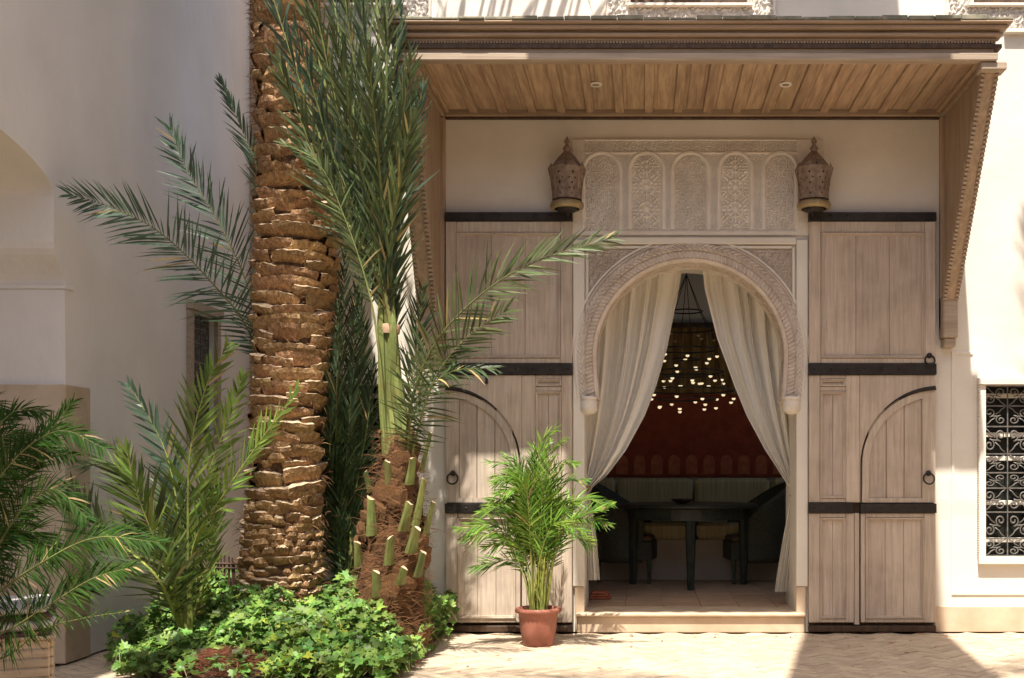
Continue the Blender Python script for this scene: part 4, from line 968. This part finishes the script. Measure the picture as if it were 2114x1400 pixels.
# cut petiole stubs: (x0,y0) foot -> (x1,y1) cut top, width px
for (xa, ya, xb, yb, w, dd) in ((806, 1022, 799, 952, 17, -.20), (845, 1000, 853, 945, 17, -.20), (768, 1105, 766, 1029, 20, -.22), (803, 1165, 806, 1109, 19, -.30), (848, 1140, 860, 1089, 22, -.27), (858, 1085, 876, 990, 15, -.16), (878, 1105, 895, 1036, 12, -.10),
                                (832, 1095, 846, 1038, 20, -.26), (870, 975, 889, 893, 9, -.06), (765, 1015, 754, 974, 12, -.06), (826, 1205, 835, 1172, 18, -.31), (742, 1170, 738, 1120, 18, -.15), (780, 1230, 776, 1180, 20, -.30), (862, 1190, 874, 1140, 16, -.22)):
    dpt = PD + dd; a, b = P(xa, ya, dpt + .05), P(xb, yb, dpt); w_ = w * PD / F / 2
    mb = MB(); mb.tube([a, a.lerp(b, .5), b], [w_ * 1.4, w_ * 1.1, w_ * .9], 8, 0, flat=.5)
    
    top = len(mb.v) - 8; ctr = sum((Vector(q) for q in mb.v[top:]), Vector()) / 8
    for q_ in range(top, len(mb.v)): v_ = Vector(mb.v[q_]); mb.v[q_] = tuple(v_ + Vector((0, 0, (v_.x - ctr.x) * rr.uniform(.3, .9) * (1 if xa % 2 else -1) + rr.uniform(-.006, .006))))
    mb.m[-1] = 1; mb.build('petiole_stub', [M['stem'], M['bootcut']], yp, smooth=False)
band_c = P(803, 680, PD - .02)
tips = [(545, -60, -.25), (600, -120, -.1), (640, -30, -.35), (660, -180, .1), (700, -90, -.2), (725, -210, .1), (745, 0, -.4), (768, -160, .1), (800, -60, -.2), (825, 10, -.1), (846, 60, .15), (850, 120, -.25), (872, 190, -.15), (690, 60, -.45), (760, 110, -.5), (610, 60, -.4), (575, 130, -.35), (850, 250, -.4), (720, 180, .35), (790, 240, .4)]
for i, (x_, y_, dz) in enumerate(tips):
    fx_ = 800 + (i * 37 % 50); b0 = P(fx_ - 2, 940, PD + ((i * 7) % 5 - 2) * .022); b1 = P(786 + (i * 13 % 32), 680, PD + ((i * 11) % 7 - 3) * .016); tp = P(x_, y_, PD + dz)
    mid = P((b1.x * 0 + 803) * .55 + x_ * .45 + (6 if x_ < 780 else -4) - abs(x_ - 790) * .12, 680 + (y_ - 680) * .52, PD + dz * .4)
    q0 = P(790 + (i * 13 % 26) + (x_ - 790) * .06, 560, PD + dz * .15)
    frond(yp, [b0, b0.lerp(b1, .5) + Vector((.008 * (i % 3 - 1), 0, 0)), b1, q0, mid, tp], leaf=.36, n=46, width=.017, mats=('frond' if i % 3 else 'frond_blue', 'stem'), face=(R.uniform(-.7, .7), -1, R.uniform(-.2, .5)), bare=.36, ang=(34, 18), r0=.032, droop=.04, seed=i, vee=.2, jit=.35)
mb = MB()
mb.lathe([(.064, band_c.z - .028), (.068, band_c.z - .01), (.068, band_c.z + .02), (.063, band_c.z + .034)], band_c.x, PD, 16)
tie_o = mb.build('tie_band', M['bandage'], yp, smooth=True)
# loose outer fronds
def pf(parent, pts, **k): return frond(parent, [P(*p) for p in pts], **k)
pf(yp, [(838, 960, 7.3), (850, 830, 7.15), (905, 700, 7.0), (1010, 595, 6.9), (1120, 535, 6.85), (1262, 492, 6.85)], leaf=.33, n=62, width=.014, mats=('frond', 'stem'), face=(.1, -1, .35), bare=.12, ang=(58, 22), seed=61, vee=.3, r0=.014)
pf(yp, [(845, 965, 7.3), (870, 860, 7.1), (905, 770, 6.95), (960, 700, 6.85), (1045, 640, 6.8)], leaf=.34, n=44, width=.014, mats=('frond', 'stem'), face=(.2, -1, .2), bare=.10, ang=(64, 30), seed=62, vee=.5, r0=.012)
pf(yp, [(840, 955, 7.3), (850, 860, 7.1), (885, 800, 6.95), (940, 765, 6.85), (1020, 760, 6.8)], leaf=.26, n=34, width=.013, mats=('frond_dark', 'stem'), face=(.1, -.8, .8), bare=.12, ang=(66, 30), seed=63, vee=.1, droop=.25, r0=.010)
pf(yp, [(835, 955, 7.35), (845, 820, 7.45), (862, 700, 7.5), (872, 600, 7.5)], leaf=.28, n=34, width=.013, mats=('frond_dark', 'stem'), face=(.3, -1, .1), bare=.2, ang=(40, 20), seed=64)
pf(yp, [(800, 930, 7.3), (770, 640, 7.2), (700, 420, 7.1), (650, 330, 7.05), (585, 296, 7.0)], leaf=.22, n=46, width=.013, mats=('frond', 'stem'), face=(0, -.7, .7), bare=.45, ang=(46, 26), seed=65, r0=.012, droop=.12)
# --- shaded palm behind, between the two trunks
bp_ = thing('shaded_date_palm', 'dark clump of upright fronds between the two trunks in shade', 'palm tree', tuple(P(722, 1300, 7.95)))
for i, (x_, y_, d_) in enumerate(((668, 560, 7.9), (690, 480, 8.0), (712, 520, 7.8), (735, 600, 7.9), (752, 680, 7.95), (770, 760, 7.8), (700, 640, 7.7), (664, 720, 7.8), (728, 780, 7.7), (685, 800, 7.75), (748, 560, 8.1))):
    pf(bp_, [(716 + i * 2, 1290, 7.95), (708 + (x_ - 720) * .5, 1040, 7.95), (706 + (x_ - 712) * .9, 800 + (y_ - 560) * .4, d_), (x_, y_, d_)], leaf=.34, n=54, width=.014, mats=('frond_dark', 'stem'), face=(R.uniform(-.5, .5), -1, .1), bare=.12, ang=(38, 18), seed=200 + i, r0=.013, jit=.3)
# --- grey-green palm growing out left of the big trunk
gp = thing('leaning_date_palm', 'grey green palm fronds arching out left from behind the big trunk', 'palm tree', tuple(P(560, 1290, 8.05)))
pf(gp, [(560, 1290, 8.05), (548, 900, 8.0), (520, 700, 7.8), (432, 578, 7.55), (330, 480, 7.3), (230, 428, 7.08), (146, 402, 6.9)], leaf=.36, n=72, width=.014, mats=('frond_blue', 'stem'), face=(0, -1, .25), bare=.55, ang=(62, 30), seed=301, vee=.25, r0=.015, jit=.14)
pf(gp, [(565, 1290, 8.05), (556, 900, 8.0), (540, 700, 7.9), (500, 560, 7.85), (440, 440, 7.8), (385, 350, 7.75), (350, 262, 7.75)], leaf=.36, n=66, width=.014, mats=('frond_blue', 'stem'), face=(.1, -1, 0), bare=.52, ang=(56, 26), seed=302, vee=.25, r0=.015, jit=.12)
pf(gp, [(570, 1290, 8.05), (566, 900, 8.05), (562, 600, 8.0), (535, 370, 7.95), (500, 270, 7.9), (455, 168, 7.85)], leaf=.24, n=50, width=.014, mats=('frond_blue', 'stem'), face=(.3, -1, 0), bare=.62, ang=(34, 16), seed=303, vee=.3, r0=.012)
# --- young bright palm in front, left
lp = thing('young_date_palm', 'young bright green date palm rising from the ivy left of the trunk', 'palm tree', tuple(P(388, 1345, 7.1)))
bs = (385, 1300, 7.1)
for i, (pts, lf, mt, fc) in enumerate((
    ([(395, 1300, 7.1), (400, 1130, 7.0), (470, 1010, 6.9), (545, 900, 6.85), (612, 806, 6.8)], .26, 'frond_lime', (-.5, -1, .2)),
    ([(390, 1300, 7.1), (388, 1120, 7.0), (392, 940, 6.95), (425, 800, 6.9), (470, 712, 6.85)], .30, 'frond_lime', (.2, -1, 0)),
    ([(382, 1300, 7.1), (375, 1120, 7.15), (350, 960, 7.2), (312, 870, 7.2), (268, 798, 7.2)], .27, 'frond_blue', (.1, -1, 0)),
    ([(378, 1300, 7.1), (350, 1150, 6.95), (300, 1040, 6.85), (240, 960, 6.8), (178, 960, 6.75)], .34, 'frond', (0, -.8, .6)),
    ([(385, 1300, 7.1), (390, 1150, 7.2), (430, 980, 7.25), (470, 870, 7.3), (500, 780, 7.3)], .26, 'frond_lime', (.3, -1, .1)),
    ([(376, 1300, 7.1), (345, 1180, 6.9), (310, 1090, 6.8), (280, 1010, 6.75), (262, 930, 6.7)], .30, 'frond_lime', (-.2, -1, .2)),
    ([(374, 1300, 7.1), (330, 1200, 6.85), (270, 1140, 6.8), (205, 1090, 6.75), (150, 1010, 6.7)], .32, 'frond', (0, -.8, .6)),
    ([(385, 1300, 7.1), (372, 1180, 7.2), (362, 1060, 7.3), (355, 960, 7.3)], .26, 'frond_lime', (.4, -1, .1)),
    ([(390, 1300, 7.1), (420, 1200, 7.2), (440, 1090, 7.3), (445, 980, 7.3)], .26, 'frond_lime', (-.3, -1, .1)))):
    pf(lp, pts, leaf=lf, n=46, width=.018, mats=(mt, 'stem_y'), face=fc, bare=.10, ang=(50, 24), seed=400 + i, r0=.013, vee=.3, droop=.06)
# --- dark feathery palm at the left edge, near the camera
fp = thing('pygmy_palm', 'dark green feathery palm at the left edge in front of the bench', 'palm tree', tuple(P(-90, 1500, 5.3)))
for i, pts in enumerate((
    [(-95, 1330, 5.3), (-60, 1100, 5.3), (20, 960, 5.25), (120, 890, 5.2), (215, 925, 5.15)], [(-100, 1330, 5.3), (-80, 1080, 5.4), (-30, 920, 5.4), (30, 850, 5.45), (90, 850, 5.45)],
    [(-90, 1340, 5.3), (-30, 1180, 5.2), (40, 1060, 5.15), (110, 1010, 5.1), (180, 1070, 5.05)], [(-90, 1345, 5.3), (-20, 1240, 5.15), (90, 1160, 5.05), (200, 1110, 5.0), (330, 1120, 4.95)],
    [(-95, 1340, 5.3), (0, 1310, 5.1), (100, 1250, 5.0), (190, 1195, 4.95), (275, 1170, 4.9)], [(-95, 1350, 5.3), (0, 1360, 5.1), (90, 1300, 5.0), (180, 1275, 4.95), (270, 1262, 4.9)],
    [(-100, 1330, 5.35), (-90, 1100, 5.5), (-70, 900, 5.5), (-30, 830, 5.5), (20, 860, 5.5)], [(-95, 1330, 5.3), (-70, 1150, 5.3), (-20, 1010, 5.3), (50, 930, 5.3), (150, 940, 5.25)], [(-95, 1330, 5.3), (-60, 1180, 5.25), (0, 1120, 5.2), (60, 1100, 5.2), (120, 1150, 5.15)], [(-95, 1330, 5.3), (-80, 1100, 5.35), (-40, 960, 5.35), (10, 900, 5.35), (60, 900, 5.3)], [(-95, 1330, 5.3), (-40, 1150, 5.35), (20, 1060, 5.4), (70, 940, 5.4), (150, 830, 5.4)])):
    sparse = i == 5
    pf(fp, pts, leaf=.20 if not sparse else .07, n=125 if not sparse else 30, width=.008, mats=('frond_near', 'stem'), face=(.2, -.9, .55), bare=.2, ang=(66, 28), seed=500 + i, r0=.010, vee=.1, droop=.22, jit=.2)

# --- potted areca palm
AD = 7.85; pt = thing('flower_pot', 'terracotta coloured plastic pot with ribbed sides standing on the paving', 'plant pot', tuple(P(1111, 1331, AD - .12)))
pc = P(1111, 1331, AD); pc.z = 0.0; sc = AD / F
mb = MB(); vs = []; fs = []; prof = [(28, 0), (31, .01), (36, .10), (39, .19), (40.5, .228), (46, .232), (47, .245), (46, .262), (42, .264), (40, .235), (36, .225)]
nn = 64
for (r, z) in prof:
    for k in range(nn):
        a = 2 * math.pi * k / nn; rib = 1 + (.012 * math.cos(k * math.pi) if .005 < z < .22 else .02 * math.cos(k * math.pi) if .23 < z < .263 and r > 43 else 0); vs.append((pc.x + r * sc * rib * math.cos(a), pc.y + r * sc * rib * math.sin(a), z))
for i in range(len(prof) - 1):
    for k in range(nn): fs.append((i * nn + k, i * nn + (k + 1) % nn, (i + 1) * nn + (k + 1) % nn, (i + 1) * nn + k))
mb.add(vs, fs); mb.build('pot_body', M['pot'], pt, smooth=True)
mb = MB(); mb.lathe([(.001, .235), (36 * sc, .232)], pc.x, pc.y, 20); mb.build('potting_soil', M['soil'], pt)
ar = thing('areca_palm', 'bushy bright green areca palm growing in the terracotta pot', 'potted palm', (pc.x, pc.y, .235)); ra = random.Random(77)
spec = [(-130, 175), (-110, 235), (-150, 110), (-95, 300), (-60, 330), (-30, 345), (0, 330), (25, 355), (50, 380), (70, 330), (95, 290), (130, 250), (150, 210), (-140, 190), (-75, 250), (-20, 290), (30, 280), (80, 240), (60, 360), (-45, 275), (110, 200), (10, 250), (-100, 160), (45, 310), (-70, 190), (90, 170), (-10, 200)]
for i, (dx, up) in enumerate(spec + [(ra.uniform(-110, 110), ra.uniform(170, 330)) for _ in range(12)]):
    dep = ra.uniform(-.30, .22); b0 = Vector((pc.x + ra.uniform(-.055, .055), pc.y + ra.uniform(-.05, .05), .22)); top = up * sc; ex = dx * sc
    tip = b0 + Vector((ex, dep, top)); m1 = b0 + Vector((ex * .10, dep * .1, top * .42)); m2 = b0 + Vector((ex * .42, dep * .45, top * .86 + .05)); 
    if abs(dx) > 60: tip.z -= .03 + .06 * ra.random()
    frond(ar, [b0, m1, m2, tip], leaf=.20 * ra.uniform(.8, 1.1), n=32, width=.0105, mats=('areca', 'stem_y'), face=(-.3 * (1 if dx > 0 else -1), -.7, .7), bare=.42, ang=(52, 22), r0=.0075, droop=.16, seed=600 + i, vee=.15, jit=.2)
pf(ar, [(1130, 1250, 7.85), (1150, 1120, 7.8), (1185, 1070, 7.7), (1262, 1043, 7.6)], leaf=.14, n=20, width=.018, mats=('areca', 'stem_y'), face=(0, -.6, .8), bare=.5, ang=(50, 20), seed=690)

# --- planting bed with ivy
bed = [(-1.50, 8.44), (-1.50, 6.35), (-2.7, 6.35), (-3.05, 6.75), (-3.36, 7.25), (-3.55, 8.44)]
def inbed(x, y, grow=0):
    c = False; n = len(bed)
    for i in range(n):
        x1_, y1_ = bed[i]; x2_, y2_ = bed[(i + 1) % n]
        if (y1_ > y) != (y2_ > y) and x < (x2_ - x1_) * (y - y1_) / (y2_ - y1_) + x1_: c = not c
    return c
XY = lambda a, b, t: (a, b, t)
label(slab(bed, [], .0, .05, XY).build('bed_soil', M['soil'], recalc=True), kind='structure')
iv = MB(); ivy2 = MB(); stems = MB(); ri = random.Random(99)
lob = [(0, 0), (-.30, -.12), (-.50, .10), (-.28, .28), (-.36, .55), (-.12, .52), (0, 1.0), (.12, .52), (.36, .55), (.28, .28), (.50, .10), (.30, -.12)]
def edge_d(x, y):
    best = 9
    for i in range(len(bed) - 1):
        a = Vector(bed[i]); b = Vector(bed[i + 1]); p = Vector((x, y)); t = max(0, min(1, (p - a).dot(b - a) / (b - a).length_squared)); best = min(best, (p - a - (b - a) * t).length)
    return best
count = 0; tries = 0
while count < 8800 and tries < 90000:
    tries += 1; x = ri.uniform(-3.65, -1.36); y = ri.uniform(6.2, 8.46)
    ins = inbed(x, y); ed = edge_d(x, y)
    if not ins and (ed > .10 or ri.random() < .3): continue
    nzv = mnoise.noise(Vector((x * 2.3, y * 2.3, 1.7))); nz2 = mnoise.noise(Vector((x * 6, y * 6, 4.2)))
    H = .24 + .18 * nzv + .12 * nz2 + (.10 if y > 7.2 else .0) + (.07 if x > -2.1 else 0) + (.16 if x > -1.75 and y > 7.4 else 0); H *= min(1, .35 + ed * 3.5) if ins else .5
    dt = math.hypot(x + 2.5, y - TD); 
    if dt < .27: continue
    if y < 6.72 and -2.85 < x < -2.15 and ri.random() < .85: continue
    z = .03 + max(.05, H) * (1 - ri.random() ** 2.2); s = ri.choice((ri.uniform(.022, .045), ri.uniform(.035, .062), ri.uniform(.05, .082))) * (1.15 if y < 7 else 1)
    n_ = Vector((ri.gauss(0, .55), ri.gauss(-.45, .5), 1.0)).normalized(); u = n_.orthogonal().normalized(); u = Quaternion(n_, ri.uniform(0, 6.28)) @ u; v = n_.cross(u)
    c = Vector((x, y, z)); tgt = ivy2 if ri.random() < (.16 if -2.3 < x < -1.7 and y < 6.8 else .015) else iv
    vs = [c + u * (a * s) + v * (b * s) + n_ * (abs(a) * .28 * s - b * b * .12 * s) for a, b in lob]
    tgt.add([c + v * (.35 * s) - n_ * .02 * s] + vs, [(0, i + 1, (i + 1) % 12 + 1) for i in range(12)]); count += 1
    if ri.random() < .3:
        e = c + Vector((ri.uniform(-.08, .08), ri.uniform(-.08, .08), -ri.uniform(.05, .15))); stems.tube([c, e], .0016, 3)
ivo = thing('ivy', 'dense glossy green ivy covering the planting bed under the palms', 'ivy', (-2.4, 7.0, .05)); ivo['kind'] = 'stuff'
for b_, m_, nm in ((iv, 'ivy', 'ivy_leaves'), (ivy2, 'ivy_y', 'yellow_leaves'), (stems, 'stem', 'ivy_stems')): label(b_.build(nm, M[m_], ivo), kind='stuff')
# trailing dry roots over the bed edge
mb = MB()
for i in range(90):
    x = -1.50 + ri.uniform(-.02, .03); y = ri.uniform(6.7, 7.9); z = ri.uniform(.06, .2); mb.tube([(x - .06, y, z), (x + .02, y - ri.uniform(.02, .1), z * .6), (x + .06, y - ri.uniform(.05, .2), .01)], .0018, 3)
label(mb.build('trailing_roots', M['mulch'], ivo), kind='stuff')
# cane fence scrap left of the trunk
cf = thing('cane_fence', 'short dark cane fence behind the ivy left of the big trunk', 'fence', tuple(P(470, 1290, 7.95)))
for i in range(12):
    x = 448 + i * 5.5; a = P(x, 1300, 7.95); b = P(x + R.uniform(-4, 4), 1150 + R.uniform(-6, 14), 7.95); mb = MB(); mb.tube([a, b], .007, 5); mb.build('cane', M['cane'], cf)
for py in (1163, 1172, 1225): mb = MB(); mb.tube([P(440, py, 7.94), P(520, py + 2, 7.94)], .008, 5); mb.build('rail', M['cane'], cf)
# coir mulch mound at the bottom of the frame
mb = MB()
for i in range(1600):
    a = ri.uniform(0, 6.28); q = ri.random() ** .5; x = -2.42 + .34 * q * math.cos(a); y = 6.52 + .17 * q * math.sin(a); z = .02 + .16 * (1 - q * q) + ri.uniform(-.01, .015)
    l = ri.uniform(.03, .09); t_ = ri.uniform(0, 6.28); d_ = Vector((math.cos(t_), math.sin(t_), ri.uniform(-.3, .5))).normalized() * l; w = Vector((0, 0, .0022)); p = Vector((x, y, z)); mb.add([p - w, p + w, p + d_ + w * .4, p + d_ - w * .4], [(0, 1, 2, 3)])
cm = label(mb.build('coir_mulch', M['mulch']), 'reddish coir mulch heaped at the front edge of the ivy bed', 'mulch', kind='stuff')

mb = MB()
for i in range(170):
    x = ri.uniform(-2.9, 3.0); y = ri.choice((ri.uniform(6.3, 8.4), ri.uniform(8.2, 8.43)))
    if inbed(x, y): continue
    a = ri.uniform(0, 6.28); l = ri.uniform(.02, .07); w = ri.uniform(.003, .009); d_ = Vector((math.cos(a), math.sin(a), 0)); n_ = Vector((-d_.y, d_.x, 0)); p = Vector((x, y, .004))
    mb.add([p, p + d_ * l * .5 + n_ * w + Vector((0, 0, .004)), p + d_ * l + Vector((0, 0, .002)), p + d_ * l * .5 - n_ * w], [(0, 1, 2, 3)])
label(mb.build('fallen_leaves', M['mulch']), 'dry brown leaf scraps scattered over the paving', 'litter', kind='stuff')

# ------------------------------------------------------------------ slatted bench and cushion
BD = 5.55; bxr = (110 - 1330) * BD / F; bn = thing('slatted_bench', 'pale wooden slatted bench at the bottom left corner', 'bench', (bxr, BD, 0))
bn.rotation_euler.z = rad(27)
ztop = WZ(1318, BD); n = 9
for i in range(n):
    z1_ = ztop - .004 - i * .047; bx('slat', M['slat'], bn, bxr - .72, bxr - .018, BD, BD + .02, z1_ - .040, z1_, .006)
    bx('slat', M['slat'], bn, bxr - .02, bxr, BD + .03, BD + .60, z1_ - .040, z1_, .006)
for xx in (bxr - .05, bxr - .72):
    for yy in (BD + .022, BD + .56): bx('leg', M['slat'], bn, xx, xx + .035, yy, yy + .035, 0.001, ztop - .02, .004)
bx('bench_top', M['slat'], bn, bxr - .74, bxr + .01, BD - .015, BD + .62, ztop - .003, ztop + .016, .006)
cu = thing('seat_cushion', 'white cushion with dark purple stripes lying on the slatted bench', 'cushion', (bxr, BD, ztop + .02))
cu.rotation_euler.z = rad(27)
def pad(name, m, z0, z1, ins, y_in=0):
    nu, nv = 20, 14; vs = []; 
    mb = MB(); rr = (z1 - z0) / 2; prof = [(-.01, 0), (.02, .25), (.028, .5), (.02, .8), (-.015, 1)]
    for (o_, t) in prof:
        for (xa, ya) in ((bxr - .72 - o_, BD + .0 - o_), (bxr - .35, BD - .004 - o_ * 1.2), (bxr - ins + o_, BD + .02 - o_), (bxr - ins + .01 + o_ * 1.2, BD + .3), (bxr - ins + o_, BD + .58 + o_), (bxr - .72 - o_, BD + .58 + o_)):
            vs.append((xa, ya, z0 + (z1 - z0) * t + .008 * math.sin(xa * 31 + ya * 17)))
    k = 6; fs = []
    for i in range(len(prof) - 1):
        for j in range(k): fs.append((i * k + j, i * k + (j + 1) % k, (i + 1) * k + (j + 1) % k, (i + 1) * k + j))
    fs.append(tuple((len(prof) - 1) * k + j for j in range(k))); mb.add(vs, fs); return mb.build(name, M[m], cu, bevel=.008, smooth=True)
z_ = ztop + .018
pad('piping', 'cushpurple', z_, z_ + .022, .035); pad('lower_pad', 'cushwhite', z_ + .024, z_ + .085, .028); pad('stripe', 'cushpurple', z_ + .087, z_ + .100, .03); pad('upper_pad', 'cushwhite', z_ + .102, z_ + .15, .05)

# ------------------------------------------------------------------ added sun blocker above the view, built as a cloth on wires
ss = thing('added_sun_blocker', 'added cloth sheet, out of view, blocking sun from the right door and paving', 'sun blocker', (1.3, 5.0, 7.0))
SZh = 7.0; kx, ky = .15 / 2.25 * SZh, 1 / 2.25 * SZh       # where its shadow lands: +kx, +ky
def sh(x, y): return (x - kx, y - ky)
qa = [sh(1.21 + .196 * (y - 8.5), y) for y in (5.6, 7.0, 8.5, 11.1)]; qb = [sh(2.27 + .10 * (y - 8.5), y) for y in (5.6, 7.0, 8.5, 11.1)]
qa[3] = (.99 - .18, qa[3][1]); qb[3] = (1.95 - .18, qb[3][1]); V = []; nn = 10
for j in range(4):
    for i in range(nn + 1): t = i / nn; V.append((qa[j][0] * (1 - t) + qb[j][0] * t, qa[j][1], SZh - .06 * math.sin(math.pi * t) - .03 * (j % 2)))
mb = MB(); mb.add(V, [(j * (nn + 1) + i, j * (nn + 1) + i + 1, (j + 1) * (nn + 1) + i + 1, (j + 1) * (nn + 1) + i) for j in range(3) for i in range(nn)]); mb.build('cloth', M['canvas'], ss, smooth=True)  # added sheet, its outline worked back from the shadow wanted below
# second added strip, sized to keep sun off the foot of the doorway
V = []; nx_ = 60; xa, xb = -.50 - kx, 1.21 - kx + .02
for j, yy in enumerate((8.555, 8.70, 8.86, 9.02, 9.17)):
    for i in range(nx_ + 1): t = i / nx_; V.append((xa + (xb - xa) * t, yy - ky + .02 * math.sin(i * .9 + j), SZh - .05 * (j % 2) + .03 * math.sin(i * 1.1)))
mb = MB(); mb.add(V, [(j * (nx_ + 1) + i, j * (nx_ + 1) + i + 1, (j + 1) * (nx_ + 1) + i + 1, (j + 1) * (nx_ + 1) + i) for j in range(4) for i in range(nx_)]); mb.build('added_doorway_blocker', M['canvas'], ss, smooth=True)
for yy in (2.8, 5.8): mb = MB(); mb.tube([(LX, yy, 6.85), (.5, yy, 7.0), (2, yy, 7.0), (5.2, yy, 6.85)], .004, 4); mb.build('wire', M['iron'], ss)  # wires belong to the added sheets
